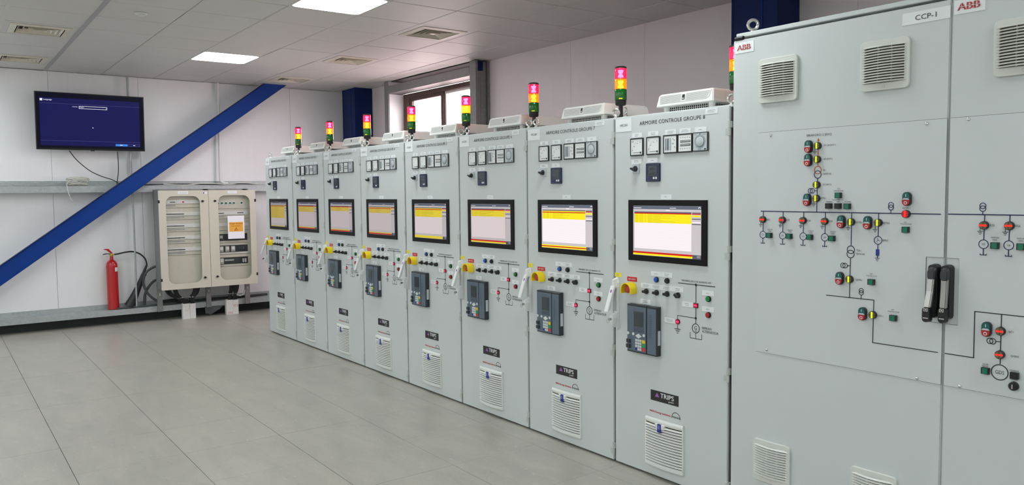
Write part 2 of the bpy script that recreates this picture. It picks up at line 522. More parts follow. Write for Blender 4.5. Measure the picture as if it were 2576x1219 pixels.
# ---- back wall with the television
wb = obj('wall_back', MB().box(XW - 0.12, XW - 0.02, YE, YW + 0.3, 0.0, ZC).mesh('wall_back', ['joint_grey']), kind='structure')
bpan = MB().box(-0.02, 0.0, 0.0012, 0.9838, 0.24, ZC - 0.004).mesh('wall_panel', ['wall_panel_back'], bevel=0.002)
for k in range(-7, 5):
    y = -1.912 + 0.985 * k
    if y > YW - 0.05: continue
    obj('wall_panel', bpan, wb, (XW, y, 0))
obj('baseboard_back', MB().box(XW - 0.02, XW - 0.005, YE, YW, 0.0, 0.12).mesh('baseboard_back', ['skirting']), kind='structure')
def girt(z0, z1, zt, x1):
    b = MB(); t = 0.004
    b.box(x1 - t, x1, YE, YW - 0.35, z0, z1)                 # front web
    b.box(XW, x1 - t, YE, YW - 0.35, z1 - t, z1)             # top flange
    b.box(XW, x1 - t, YE, YW - 0.35, z0, z0 + t)             # bottom flange
    b.box(XW, XW + 0.006, YE, YW - 0.35, z1, zt)             # track on the panels
    return b.mesh('girt', ['galvanised'])
obj('trim_1', girt(1.635, 1.712, 1.775, -1.70), kind='structure')
obj('trim_2', girt(0.118, 0.188, 0.245, -1.70), kind='structure')

# ---- right wall behind the cabinets, with window opening
WX0, WX1, WZ0, WZ1 = -0.465, 1.47, 1.55, 2.905
wr = obj('wall_right', MB().box(XW - 0.1, XE, YW + 0.25, YW + 0.3, 0, 1.5).mesh('wall_right', ['black_gap']), kind='structure')
def rpan(x0, x1, z0, z1): return MB().box(x0 + 0.0006, x1 - 0.0006, 0, 0.08, z0, z1).mesh('wall_panel', ['wall_panel_right'], bevel=0.002)
obj('wall_panel', rpan(XW - 0.1, -0.90, 0, ZC), wr, (0, YW, 0))
obj('wall_panel', rpan(-0.90, WX0 - 0.02, 0, ZC), wr, (0, YW, 0))
obj('wall_panel', rpan(WX0 - 0.02, 0.5, 0, WZ0), wr, (0, YW, 0))
obj('wall_panel', rpan(0.5, WX1 + 0.02, 0, WZ0), wr, (0, YW, 0))
xs = [WX1 + 0.02, 2.98, 3.98, 4.98, 5.98, 6.98, 7.98, 8.98, 9.98, 10.98, 11.98, XE]
for a, b_ in zip(xs, xs[1:]): obj('wall_panel', rpan(a, b_, 0, ZC + 0.01), wr, (0, YW, 0))
obj('wall_panel', MB().box(WX0 - 0.02, WX1 + 0.02, 0.06, 0.1, 2.99, ZC + 0.03).mesh('wall_panel', ['black_gap']), wr, (0, YW, 0))  # black sheet standing in for the unlit void above the header
# the two walls outside the frame
obj('wall_front', MB().box(XW - 0.3, XE, YE - 0.1, YE, 0, ZC).mesh('wall_front', ['wall_plain']), kind='structure')
obj('wall_end', MB().box(XE, XE + 0.1, YE, YW + 0.3, 0, ZC).mesh('wall_end', ['wall_plain']), kind='structure')

# ---- unseen ground added outside the window to temper light reaching the ceiling
mat('outside_ground', (190, 181, 179), 0.9, noise=0.1, nscale=0.5)
obj('ground', MB().box(-40, 40, 2.6, 60, -0.7, -0.6).mesh('ground', ['outside_ground']), kind='structure')
# ---- window
def window():
    w1 = obj('window_1', None, None, (0, 0, 0), kind='structure')
    y0, y1 = 2.075, 2.135
    b = MB(); b.box(WX0, -0.31, y0, y1, WZ0 - 1.3, WZ1); b.box(-0.31, WX1, y0, y1, 2.845, WZ1); b.box(1.40, WX1, y0, y1, WZ0 - 1.3, 2.845)
    b.box(-0.31, 1.40, y0, y1, WZ0 - 0.02, WZ0 + 0.06)
    obj('window_frame', b.mesh('window_frame', ['window_brown'], bevel=0.004), w1)
    b = MB(); b.box(-0.31, -0.255, y0 + 0.012, y1 - 0.01, WZ0 + 0.06, 2.845); b.box(-0.255, 0.50, y0 + 0.012, y1 - 0.01, 2.800, 2.845); b.box(0.475, 0.535, y0 + 0.006, y1 - 0.012, WZ0 + 0.06, 2.845)
    obj('sash', b.mesh('sash', ['window_brown'], bevel=0.003), w1)
    b = MB(); b.box(0.537, 0.565, y0 + 0.03, y1 - 0.002, WZ0 + 0.06, 2.845); b.box(0.565, 1.40, y0 + 0.03, y1 - 0.002, 2.815, 2.845); b.box(0.615, 0.625, y0 + 0.03, y1 - 0.002, WZ0 + 0.06, 2.815)
    obj('sash', b.mesh('sash', ['window_white'], bevel=0.002), w1)
    obj('pane', MB().box(-0.255, 0.475, y0 + 0.03, y0 + 0.036, WZ0 + 0.06, 2.80).mesh('pane', ['window_glass']), w1)
    obj('pane', MB().box(0.565, 1.40, y0 + 0.045, y0 + 0.051, WZ0 + 0.06, 2.815).mesh('pane', ['window_glass']), w1)
window()
# galvanised frame round the window
def c_post(x0, x1, y0, y1, z0, z1, lip):
    b = MB(); t = 0.006
    b.box(x0, x1, y0, y0 + t, z0, z1); b.box(x0, x0 + t, y0 + t, y1, z0, z1); b.box(x0 + t, x1, y1 - t, y1, z0, z1)
    b.box(x1 - t, x1, y0 + t, y0 + lip, z0, z1); b.box(x1 - t, x1, y1 - lip, y1 - t, z0, z1)
    return b
obj('trim_3', c_post(1.472, 1.592, 1.85, 2.04, 0.0, ZC - 0.01, 0.03).box(1.480, 1.578, 1.88, 1.925, 0, 2.95).box(1.480, 1.572, 1.93, 2.03, 0, ZC - 0.02).mesh('trim_3', ['galvanised_dark']), kind='structure')
b = MB(); b.box(-0.573, -0.463, 1.85, 1.856, 0, ZC - 0.01); b.box(-0.469, -0.463, 1.856, 2.07, 0, ZC - 0.01); b.box(-0.573, -0.567, 1.856, 2.04, 0, ZC - 0.01)
obj('trim_4', b.mesh('trim_4', ['galvanised_dark']), kind='structure')
b = MB(); b.box(-0.463, 1.462, 1.85, 1.856, 2.905, 3.005); b.box(-0.463, 1.462, 1.856, 2.07, 2.905, 2.911); b.box(-0.463, 1.462, 1.856, 1.9, 2.999, 3.005)
obj('trim_6', MB().box(-0.4625, -0.455, 1.862, 2.07, 1.55, 2.9).mesh('trim_6', ['plate_white']), kind='structure')
obj('trim_7', MB().box(-0.463, 1.472, 1.90, 2.10, ZC - 0.012, ZC - 0.004).mesh('trim_7', ['black_gap']), kind='structure')  # black strip hung below the tiles, stands in for the dark void
obj('trim_5', b.mesh('trim_5', ['galvanised_dark']), kind='structure')
obj('bracket', MB().box(1.574, 1.590, 1.885, 1.955, 2.955, 3.05).mesh('bracket', ['blue_column'], bevel=0.003), label='small dark blue steel bracket at the top of the galvanised window post', cat='bracket')

# ---- blue steel columns and the diagonal brace
def column(x0, label):
    r = empty('steel_column', (x0, 1.765, 0), label, 'column')
    b = MB(); b.box(0.0, 0.016, 0, 0.27, 0, ZC + 0.1); b.box(0.384, 0.40, 0, 0.27, 0, ZC + 0.1)
    obj('flange', b.mesh('flange', ['blue_column'], bevel=0.002), r)
    obj('web', MB().box(0.016, 0.384, 0.004, 0.27, 0, ZC + 0.1).mesh('web', ['blue_column']), r)
    obj('cover_strip', MB().box(0.27, 0.275, -0.002, 0.004, 0, ZC + 0.1).mesh('cover_strip', ['blue_paint']), r)
column(-1.70, 'dark blue steel column in the far corner beside the window')
column(5.135, 'dark blue steel column rising behind the CCP-1 cabinet')
def brace():
    a = math.atan2(2.37, 3.24); r = empty('diagonal_brace', (-1.6, -2.505, 0.70), 'long diagonal blue steel brace crossing the back wall below the television', 'brace')
    r.rotation_euler = (a, 0, 0)
    L0, L1 = -1.0, 4.3; h = 0.083
    obj('web', MB().box(-0.006, 0.0, L0, L1, -h, h).mesh('web', ['blue_paint']), r)
    b = MB(); b.box(-0.075, 0.012, L0, L1, h, h + 0.008)
    obj('top_flange', b.mesh('flange', ['blue_column']), r)
    obj('bottom_flange', MB().box(-0.075, 0.004, L0, L1, -h - 0.008, -h).mesh('flange', ['blue_paint']), r)
brace()

# ================================================================== ceiling fittings
def led(x, y, label, group=None):
    r = empty('ceiling_light', (x, y, ZC), label, 'ceiling light', group, THC)
    n = rrect(0.012, 0.588, 0.012, 0.588, 0.05, 5); k = len(n)
    b = MB().add([(p[0], p[1], 0.0) for p in n] + [(p[0], p[1], 0.01) for p in n], [tuple(range(k)), tuple(range(2 * k - 1, k - 1, -1))] + [(i, (i + 1) % k, k + (i + 1) % k, k + i) for i in range(k)])
    obj('diffuser', b.mesh('diffuser', ['led_panel']), r)
    o = rrect(0.003, 0.597, 0.003, 0.597, 0.002, 5); i2 = rrect(0.013, 0.587, 0.013, 0.587, 0.05, 5)
    b = MB().add([(p[0], p[1], -0.001) for p in o] + [(p[0], p[1], -0.001) for p in i2] + [(p[0], p[1], 0.015) for p in o] + [(p[0], p[1], 0.015) for p in i2],
                 [f for q in range(k) for f in ((q, (q + 1) % k, k + (q + 1) % k, k + q), (q, 2 * k + q, 2 * k + (q + 1) % k, (q + 1) % k), (k + q, k + (q + 1) % k, 3 * k + (q + 1) % k, 3 * k + q))])
    obj('frame', b.mesh('light_frame', ['ceiling_tile']), r)
led(*cpos(1, 3), 'square white LED ceiling panel cut by the top edge of the photo')
led(*cpos(-4, 3), 'square white LED ceiling panel wholly in view, nearer the back wall')
for i, j in [(6, 3), (11, 3), (16, 3)] + [(i, j) for j in (-2, -6, -9) for i in (-6, -2, 2, 6, 10, 14)]:  # unseen side rows added, spaced to brighten cabinet fronts and the far end
    led(*cpos(i, j), 'square white LED ceiling panel outside the left or upper edge of the photo', 'LED panels outside the frame')

def vent(i, j, label):
    x, y = cpos(i, j)
    r = empty('ceiling_vent', (x, y, ZC), label, 'air vent', 'ceiling air diffusers', THC)
    def fr(o0, o1, z0, z1, zi0, zi1):
        # square ring, outer half size o0 at z0, inner half size o1 at zi0
        c = 0.3; P = lambda h, z: [(c - h, c - h, z), (c + h, c - h, z), (c + h, c + h, z), (c - h, c + h, z)]
        return MB().add(P(o0, z0) + P(o1, zi0) + P(o0, z1) + P(o1, zi1), [f for q in range(4) for f in ((q, (q + 1) % 4, 4 + (q + 1) % 4, 4 + q), (8 + q, 8 + (q + 1) % 4, 12 + (q + 1) % 4, 12 + q), (q, (q + 1) % 4, 8 + (q + 1) % 4, 8 + q), (4 + q, 4 + (q + 1) % 4, 12 + (q + 1) % 4, 12 + q))])
    obj('tile_plate', cached('vt', lambda: fr(0.297, 0.225, 0.001, 0.004, 0.001, 0.004).mesh('tile_plate', ['ceiling_tile'])), r)
    obj('frame', cached('vf', lambda: fr(0.235, 0.185, -0.004, 0.0, -0.012, -0.006).mesh('vent_frame', ['vent_cream'])), r)
    for k in range(4):
        h = 0.175 - 0.04 * k
        obj('vane', cached('vv%d' % k, lambda: fr(h, h - 0.026, -0.010, -0.007, 0.022, 0.025).mesh('vane', ['vent_cream'])), r)
    obj('centre_plate', cached('vc', lambda: MB().box(0.278, 0.322, 0.278, 0.322, -0.008, -0.004).mesh('centre_plate', ['vent_cream'])), r)
    obj('duct', cached('vd', lambda: MB().box(0.09, 0.51, 0.09, 0.51, 0.028, 0.03).mesh('duct', ['vent_dark'])), r)
vent(0, 5, 'square air diffuser above the window side, nearest the camera, with bright rim')
vent(-3, 5, 'square air diffuser above the middle cabinets, second from the camera in the right row')
vent(-6, 5, 'square air diffuser where the blue diagonal brace meets the ceiling')
vent(-3, 0, 'square air diffuser at upper left, the nearer of the two')
vent(-6, 0, 'square air diffuser at the left edge, right above the back wall')
x, y = cpos(-0.5, 1.5)
r = empty('smoke_detector', (x, y, ZC - 0.002), 'small round white detector on the ceiling at upper left', 'smoke detector')
obj('base', MB().lathe((0, 0, 0), [(0, 0.052), (0.006, 0.05)], 2, -1, 20).mesh('base', ['plate_white'], smooth=True), r)
obj('head', MB().lathe((0, 0, -0.006), [(0, 0.036), (0.012, 0.033), (0.016, 0.022)], 2, -1, 20).mesh('head', ['grille_cream'], smooth=True), r)

# ================================================================== control cabinets
W = 0.81304
H = 2.0
e = 0.0012   # lift of printed marks off their surface

def plate_mesh(w, h, lines, seed, col='plate_white', ink='ink_grey'):
    b = MB(); b.box(0, w, -0.0018, 0, 0, h); b.mt(1); m_ = 0.34 if lines == 1 else 0.24 if lines == 2 else 0.14; b.bars(w * m_, w * (1 - m_), h * 0.2, h * 0.8, lines, -0.0022, seed)
    return b.mesh('label_plate', [col, ink])

def cab_body():
    b = MB(); b.box(0.002, W - 0.002, 0.026, 0.60, 0.03, H - 0.006)
    b.box(0.001, W - 0.001, 0.012, 0.60, H - 0.006, H + 0.006)
    return b.mesh('carcass', ['cabinet_grey'], bevel=0.002)
def cab_gap_shade():
    return MB().box(0.006, W - 0.006, 0.016, 0.027, 0.02, H - 0.008).mesh('gasket', ['gasket'])  # sheet behind the door, its colour gives the shaded gap
def cab_plinth():
    return MB().box(0.004, W - 0.004, 0.035, 0.60, 0.0, 0.03).mesh('plinth', ['black_plastic'])
def cab_door():
    return MB().box(0.003, W - 0.012, 0.0, 0.017, 0.012, H - 0.001).mesh('door', ['cabinet_grey'], bevel=0.003, seg=2)
def hinge():
    b = MB(); b.lathe((0, -0.003, 0), [(0, 0.0085), (0.035, 0.0085)], 2, 1, 12); b.lathe((0, -0.003, 0.0365), [(0, 0.0085), (0.034, 0.0085)], 2, 1, 12); b.lathe((0, -0.003, -0.002), [(0, 0.005), (0.076, 0.005)], 2, 1, 10)
    b.box(-0.024, 0.0, -0.005, 0.004, 0.002, 0.034); b.box(-0.002, 0.012, -0.004, 0.02, 0.038, 0.069)
    return b.mesh('hinge', ['hinge_grey'], smooth=True)
def eyebolt():
    b = MB(); b.lathe((0, 0, 0), [(0, 0.016), (0.006, 0.016), (0.009, 0.010), (0.016, 0.009)], 2, 1, 14)
    pts = [(0.0185 * math.cos(2 * PI * k / 20), 0, 0.034 + 0.0185 * math.sin(2 * PI * k / 20)) for k in range(20)]
    b.tube(pts, 0.0062, 8, closed=True)
    return b.mesh('eye_bolt', ['zinc'], smooth=True)

def meter(kind):
    """96 mm panel meter: returns list of (part, mesh)"""
    S = 0.097; out = []
    fr = 'dark_plastic' if kind == 5 else 'black_plastic'
    b = MB(); b.frame([(0, 0), (S, 0), (S, S), (0, S)], [(0.006, 0.006), (S - 0.006, 0.006), (S - 0.006, S - 0.006), (0.006, S - 0.006)], -0.010, 0.0)
    out.append(('bezel', b.mesh('bezel', [fr], bevel=0.0012)))
    y = -0.0075; b = MB()
    if kind in (1, 2):
        b.box(0.006, S - 0.006, y, -0.001, 0.006, S - 0.006); b.mt(1)
        c = (S - 0.016, 0.016)
        b.mt(3).ring(c[0], c[1], 0.066, 0.0007, y - e, 14, PI / 2, PI)
        for k in range(9):
            a = PI / 2 + PI / 2 * k / 8; b.seg(c[0] + 0.064 * math.cos(a), c[1] + 0.064 * math.sin(a), c[0] + 0.071 * math.cos(a), c[1] + 0.071 * math.sin(a), 0.0008, y - e)
        b.mt(1)
        b.text('kV' if kind == 1 else 'A', 0.014, 0.074, 0.009, y - e)
        for k, q in enumerate(((0.016, 0.03), (0.03, 0.05), (0.052, 0.066), (0.074, 0.072))): b.rect(q[0], q[0] + 0.006, q[1], q[1] + 0.003, y - e)
        b.seg(0.024, 0.0175, S - 0.018, 0.0175, 0.0022, y - e * 1.5); b.disc(S - 0.017, 0.0165, 0.0055, y - e * 2, 12)
    elif kind == 3:
        b.box(0.006, S - 0.006, y, -0.001, 0.006, S - 0.006); b.mt(2)
        b.rect(0.012, 0.055, 0.016, 0.08, y - e); b.mt(1)
        for q in (0.018, 0.030, 0.036): b.rect(q, q + 0.003, 0.018, 0.078, y - 2 * e)
        for k in range(7): b.rect(0.050, 0.056, 0.020 + 0.009 * k, 0.0215 + 0.009 * k, y - 2 * e)
        b.text('kV', 0.062, 0.046, 0.009, y - e)
        for q in ((0.076, 0.066), (0.078, 0.03), (0.066, 0.072)): b.rect(q[0], q[0] + 0.005, q[1], q[1] + 0.004, y - e)
    elif kind == 4:
        b.box(0.006, S - 0.006, y, -0.001, 0.006, S - 0.006); b.mt(1)
        b.rect(0.018, 0.086, 0.053, 0.063, y - e); b.rect(0.018, 0.086, 0.034, 0.044, y - e)
        for k in range(5):
            b.rect(0.018 + 0.015 * k, 0.022 + 0.015 * k, 0.075 + 0.002 * (k % 2), 0.078 + 0.002 * (k % 2), y - e); b.rect(0.018 + 0.015 * k, 0.022 + 0.015 * k, 0.019, 0.022, y - e)
        b.mt(0); b.rect(0.020, 0.084, 0.0565, 0.0595, y - 2 * e); b.rect(0.020, 0.084, 0.0375, 0.0405, y - 2 * e)
    else:
        b.mt(2); b.box(0.005, S - 0.005, y - 0.003, -0.001, 0.005, S - 0.005); b.mt(1)
        yy = y - 0.003 - e
        b.ring(S / 2, 0.050, 0.033, 0.0012, yy, 28); b.ring(S / 2, 0.050, 0.027, 0.0018, yy, 28)
        b.disc(S / 2, 0.088, 0.003, yy, 8); b.bars(0.01, 0.03, 0.083, 0.087, 1, yy, 3); b.bars(0.068, 0.088, 0.083, 0.087, 1, yy, 4)
        b.bars(0.034, 0.064, 0.008, 0.0135, 1, yy, 5); b.rect(0.076, 0.088, 0.008, 0.014, yy)
    out.append(('dial', b.mesh('dial', ['meter_white', 'ink', 'meter_grey', 'ink_grey'])))
    if kind == 5:
        out.append(('knob', MB().lathe((S / 2, -0.011, 0.050), [(0, 0.026), (0.002, 0.0255), (0.003, 0.024)], 1, -1, 24).mesh('knob', ['meter_grey'], smooth=True)))
    return out

def switch_parts():
    out = []
    b = MB(); b.box(0, 0.05, -0.008, 0, 0, 0.05); out.append(('switch_plate', b.mesh('switch_plate', ['meter_grey'], bevel=0.001)))
    b = MB(); b.lathe((0.025, -0.008, 0.024), [(0, 0.017), (0.008, 0.015)], 1, -1, 16)
    b.prism([(0.010, 0.031), (0.005, 0.023), (0.034, 0.009), (0.043, 0.016), (0.040, 0.026)], -0.036, -0.016)
    out.append(('knob', b.mesh('knob', ['black_plastic'], bevel=0.0015))); return out

def pm_parts():
    S = 0.099; out = []
    b = MB(); b.prism(rrect(0, S, 0, S, 0.004, 2), -0.012, 0); out.append(('housing', b.mesh('housing', ['navy_plastic'], bevel=0.001)))
    b = MB(); b.box(0.018, 0.082, -0.0128, -0.011, 0.030, 0.086); b.mt(1); b.rect(0.034, 0.06, 0.066, 0.074, -0.0136); b.rect(0.03, 0.064, 0.038, 0.045, -0.0136)
    for k in range(5): b.rect(0.010, 0.014, 0.034 + 0.011 * k, 0.038 + 0.011 * k, -0.0128)
    out.append(('lcd', b.mesh('lcd', ['lcd_dark', 'relay_body'])))
    for q in (0.055, 0.072): out.append(('button', MB().box(q, q + 0.012, -0.0145, -0.012, 0.013, 0.025).mesh('button', ['key_white'], bevel=0.0008)))
    b = MB(); b.bars(0.006, 0.034, 0.018, 0.024, 1, -0.0128, 2); b.bars(0.006, 0.042, 0.005, 0.010, 1, -0.0128, 3); out.append(('lettering', b.mesh('lettering', ['tv_line'])))
    return out

# touch panel pictures: per cabinet (first rows, yellow share of the table, bottom bar, viewing-angle dimming)
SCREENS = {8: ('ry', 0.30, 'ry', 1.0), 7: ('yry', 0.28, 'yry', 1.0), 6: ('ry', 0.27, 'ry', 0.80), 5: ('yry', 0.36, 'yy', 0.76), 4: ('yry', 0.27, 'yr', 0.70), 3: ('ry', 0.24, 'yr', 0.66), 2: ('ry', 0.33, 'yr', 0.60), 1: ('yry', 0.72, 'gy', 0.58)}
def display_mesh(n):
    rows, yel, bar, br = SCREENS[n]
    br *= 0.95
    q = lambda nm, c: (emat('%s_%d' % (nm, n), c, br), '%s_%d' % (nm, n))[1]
    ms = [q('scr_frame', (200, 194, 196)), q('scr_head', (98, 104, 120)), q('scr_yellow', (252, 232, 26) if n > 6 else (242, 218, 52) if n > 4 else (222, 194, 84)), q('scr_red', (206, 30, 28)), q('scr_white', (250, 240, 244) if n > 6 else (236, 220, 222) if n > 4 else (214, 200, 202)), q('scr_slate', (84, 88, 102)), q('scr_rowline', (216, 208, 212)), q('scr_amber', (170, 150, 20))]  # farther screens duller: viewing-angle fade put into the colours
    Wd, Hd = 0.482, 0.272; b = MB(); y = 0.0
    R = lambda i, x0, x1, z0, z1, l: b.mt(i).rect(x0 * Wd, x1 * Wd, (1 - z1) * Hd, (1 - z0) * Hd, y - 0.0008 * l)
    R(0, 0, 1, 0, 1, 0); R(1, 0, 1, 0, 0.065, 1); R(4, 0.012, 0.13, 0.035, 0.046, 2); R(4, 0.56, 0.65, 0.035, 0.046, 2); R(4, 0.50, 0.56, 0.075, 0.092, 2)
    for k in range(7): R(6, 0.03 + 0.13 * k, 0.12 + 0.13 * k, 0.081, 0.087, 1)
    # MAN style arc in the header corner
    b.mt(4).ring(0.975 * Wd, 0.955 * Hd, 0.007, 0.0035, y - 0.0016, 8, 0, PI)
    x0, x1 = 0.022, 0.865; z0, z1 = 0.115, 0.862
    R(4, x0, x1, z0, z1, 1); R(5, x0, x1, z0, z0 + 0.022, 2)
    zc = z0 + 0.022
    for ch in rows[:-1]:
        d = 0.022; R(3 if ch == 'r' else 2, x0, x1, zc, zc + d, 2); zc += d
    zy = z0 + yel * (z1 - z0)
    R(2, x0, x1, zc, zy, 2)
    k = 0
    rd = random.Random(n)
    while zc + 0.006 < zy - 0.008:
        for a, c in ((0.025, 0.085), (0.10, 0.165), (0.185, 0.205), (0.23, 0.31), (0.315, 0.40 + 0.25 * rd.random())): R(7, a, c, zc + 0.008, zc + 0.0125, 3)
        zc += 0.0235
    zz = zy + 0.02
    while zz < z1 - 0.01:
        R(6, x0, x1, zz, zz + 0.0025, 2); zz += 0.0225
    # right column
    R(5, 0.872, 0.99, 0.118, 0.135, 1); R(3, 0.872, 0.99, 0.137, 0.158, 1); R(2, 0.872, 0.99, 0.172, 0.205, 1); R(5, 0.872, 0.99, 0.235, 0.252, 1); R(4, 0.872, 0.99, 0.295, 0.318, 1); R(5, 0.872, 0.99, 0.335, 0.352, 1)
    # bottom bars
    bx = 0.88
    cols = {'r': 3, 'y': 2, 'g': 0}; hh = 0.072 / len(bar); zb = 0.925
    for ch in bar: R(cols[ch], 0, bx, zb, zb + hh, 1); zb += hh
    R(5, bx, 1, 0.925, 1.0, 1); R(4, 0.94, 0.99, 0.945, 0.95, 2); R(4, 0.94, 0.99, 0.968, 0.973, 2)
    return b.mesh('display', ms)

def panel_bezel():
    b = MB(); b.frame([(0, 0), (0.552, 0), (0.552, 0.337), (0, 0.337)], [(0.034, 0.032), (0.518, 0.032), (0.518, 0.306), (0.034, 0.306)], -0.010, -0.002)
    return b.mesh('bezel', ['bezel_black'], bevel=0.0008)
def panel_rim(): return MB().box(-0.003, 0.556, -0.004, 0.0, -0.004, 0.340).mesh('rim', ['steel'])

def estop_guard():
    b = MB(); r0, r1 = 0.040, 0.034; n = 14; o = []; i = []
    cx, cz, zb = 0.0, 0.0, -0.022
    for k in range(n + 1):
        a = PI * k / n; o.append((r0 * math.cos(a), r0 * math.sin(a))); i.append((r1 * math.cos(a), r1 * math.sin(a)))
    pts = [(r0, zb)] + o + [(-r0, zb), (-r1, zb)] + i[::-1] + [(r1, zb)]
    b.prism(pts, -0.052, 0); b.prism([(-r0, zb)] + [(r0, zb)] + o, -0.003, 0)
    return b.mesh('guard', ['yellow'], smooth=True)
def estop_button():
    b = MB(); b.lathe((0, 0, 0), [(0, 0.014), (0.024, 0.014), (0.026, 0.0195), (0.037, 0.0205), (0.041, 0.018), (0.043, 0.012)], 1, -1, 20)
    return b.mesh('mushroom_button', ['red_button'], smooth=True)

def push_button(col, ringc='black_plastic'):
    b = MB(); b.lathe((0, 0, 0), [(0, 0.0155), (0.006, 0.0155), (0.009, 0.0145)], 1, -1, 18)
    b.mt(1); b.lathe((0, -0.009, 0), [(0, 0.0122), (0.004, 0.0122), (0.005, 0.011)], 1, -1, 18)
    return b.mesh('push_button', [ringc, col], smooth=True)
def selector(ang):
    b = MB(); b.lathe((0, 0, 0), [(0, 0.0155), (0.006, 0.0155), (0.009, 0.0145)], 1, -1, 18)
    c, s = math.cos(ang), math.sin(ang); P = [(-0.0125, -0.0065), (0.0125, -0.0085), (0.0125, 0.0085), (-0.0125, 0.0065)]
    Q = [(p[0] * c - p[1] * s, p[0] * s + p[1] * c) for p in P]
    b.prism(Q, -0.028, -0.009)
    return b.mesh('selector_switch', ['black_plastic'], bevel=0.001)

def mimic():
    b = MB(); t = 0.0042; y = -e
    b.seg(0.477, 1.0995, 0.721, 1.0995, t, y); b.seg(0.597, 1.0995, 0.597, 0.896, t, y); b.disc(0.597, 1.0995, 0.007, y * 1.5); b.disc(0.597, 0.925, 0.007, y * 1.5)
    b.seg(0.474, 0.925, 0.597, 0.925, t * 0.8, y); b.seg(0.474, 0.927, 0.474, 0.852, t * 0.8, y)
    for k, wd in enumerate((0.021, 0.013, 0.006)): b.seg(0.474 - wd, 0.852 - 0.0105 * k, 0.474 + wd, 0.852 - 0.0105 * k, 0.004, y)
    b.ring(0.597, 0.872, 0.0235, 0.004, y, 28); b.text('G', 0.587, 0.864, 0.020, y, 0.018)
    b.seg(0.589, 0.857, 0.605, 0.857, 0.0025, y)
    b.seg(0.597, 0.849, 0.597, 0.818, t * 0.7, y)
    b.seg(0.560, 0.847, 0.560, 0.818, t * 0.7, y); b.seg(0.560, 0.818, 0.636, 0.818, t * 0.8, y); b.seg(0.636, 0.847, 0.636, 0.8165, t * 0.7, y)
    return b.mesh('mimic_diagram', ['ink'])

def lamp_square():
    b = MB(); b.box(-0.0145, 0.0145, -0.006, 0, -0.0125, 0.0125); b.mt(1); b.rect(-0.012, 0.012, -0.010, 0.010, -0.0066); b.mt(2); b.rect(-0.010, 0.010, -0.003, 0.003, -0.0074)
    return b.mesh('indicator_lamp', ['black_plastic', 'lamp_red_body', 'led_pink'])
def lamp_round():
    b = MB(); b.lathe((0, 0, 0), [(0, 0.0145), (0.005, 0.0145)], 1, -1, 18); b.mt(1); b.disc(0, 0, 0.0125, -0.0058, 18); b.mt(2); b.rect(-0.010, 0.010, -0.003, 0.003, -0.0066)
    return b.mesh('indicator_lamp', ['black_plastic', 'lamp_red_body', 'led_pink'])

def relay_parts():
    out = []; x0, x1, z0, z1 = 0.0, 0.224, 0.0, 0.270; yf = -0.037
    b = MB(); b.box(x0, 0.1495, yf + 0.003, 0, z0, z1); b.box(0.1525, x1, yf + 0.003, 0, z0, z1); out.append(('housing', b.mesh('housing', ['relay_body'], bevel=0.002)))
    b = MB(); b.box(0.004, 0.1465, yf, yf + 0.004, 0.008, 0.258); out.append(('front_cover', b.mesh('front_cover', ['relay_face'], bevel=0.001)))
    b = MB(); b.box(0.156, x1 - 0.004, yf, yf + 0.004, 0.008, 0.258); b.mt(1)
    for k in range(12): b.rect(0.168, 0.172 + 0.001 * (k % 3), 0.10 + 0.011 * k, 0.1045 + 0.011 * k, yf - e)
    for k in range(12): b.rect(0.176, 0.190, 0.10 + 0.011 * k, 0.104 + 0.011 * k, yf - e)
    out.append(('side_module', b.mesh('side_module', ['relay_face', 'relay_line'], bevel=0.0)))
    b = MB(); b.box(0.054, 0.130, yf - 0.001, yf + 0.002, 0.117, 0.235); b.mt(1); b.rect(0.058, 0.126, 0.15, 0.230, yf - 0.002); out.append(('lcd', b.mesh('lcd', ['relay_line', 'relay_lcd'])))
    b = MB()
    for k in range(9): b.rect(0.014, 0.020, 0.115 + 0.013 * k, 0.119 + 0.013 * k, yf - e)
    b.bars(0.05, 0.12, 0.243, 0.249, 1, yf - e, 8); b.bars(0.02, 0.045, 0.02, 0.075, 6, yf - e, 9)
    out.append(('lettering', b.mesh('lettering', ['relay_line'])))
    b = MB()
    for q in (0.012, 0.052, 0.132): b.lathe((q, yf, 0.104), [(0, 0.0085), (0.003, 0.0078)], 1, -1, 14)
    out.append(('round_keys', b.mesh('round_keys', ['key_white'], smooth=True)))
    b = MB(); b.prism([(0.068, 0.096), (0.092, 0.082), (0.116, 0.096), (0.092, 0.110)], yf - 0.003, yf + 0.001); out.append(('arrow_key', b.mesh('arrow_key', ['key_white'], bevel=0.0008)))
    for i in range(3):
        for j in range(4):
            c = 'key_blue' if (i == 0 and j == 0) else 'key_white'
            out.append(('key', cached('rk%s%d%d' % (c, i, j), lambda: MB().box(0.068 + 0.0165 * i, 0.081 + 0.0165 * i, yf - 0.002, yf + 0.001, 0.016 + 0.0165 * j, 0.029 + 0.0165 * j).mesh('key', [c]))))
    for j, c in enumerate(('key_red', 'key_green', 'key_yellow')):
        out.append(('key', MB().box(0.119, 0.141, yf - 0.002, yf + 0.001, 0.016 + 0.022 * j, 0.034 + 0.022 * j).mesh('key', [c])))
    b = MB(); b.box(0.002, 0.030, yf - 0.010, yf + 0.002, 0.022, 0.044); b.box(0.002, 0.030, yf - 0.008, yf + 0.002, 0.050, 0.072); out.append(('port_cover', b.mesh('port_cover', ['relay_body'], bevel=0.002)))
    b = MB(); b.box(x1 - 0.001, x1 + 0.001, -0.026, -0.006, 0.06, 0.14); out.append(('side_label', b.mesh('side_label', ['meter_grey'])))
    return out

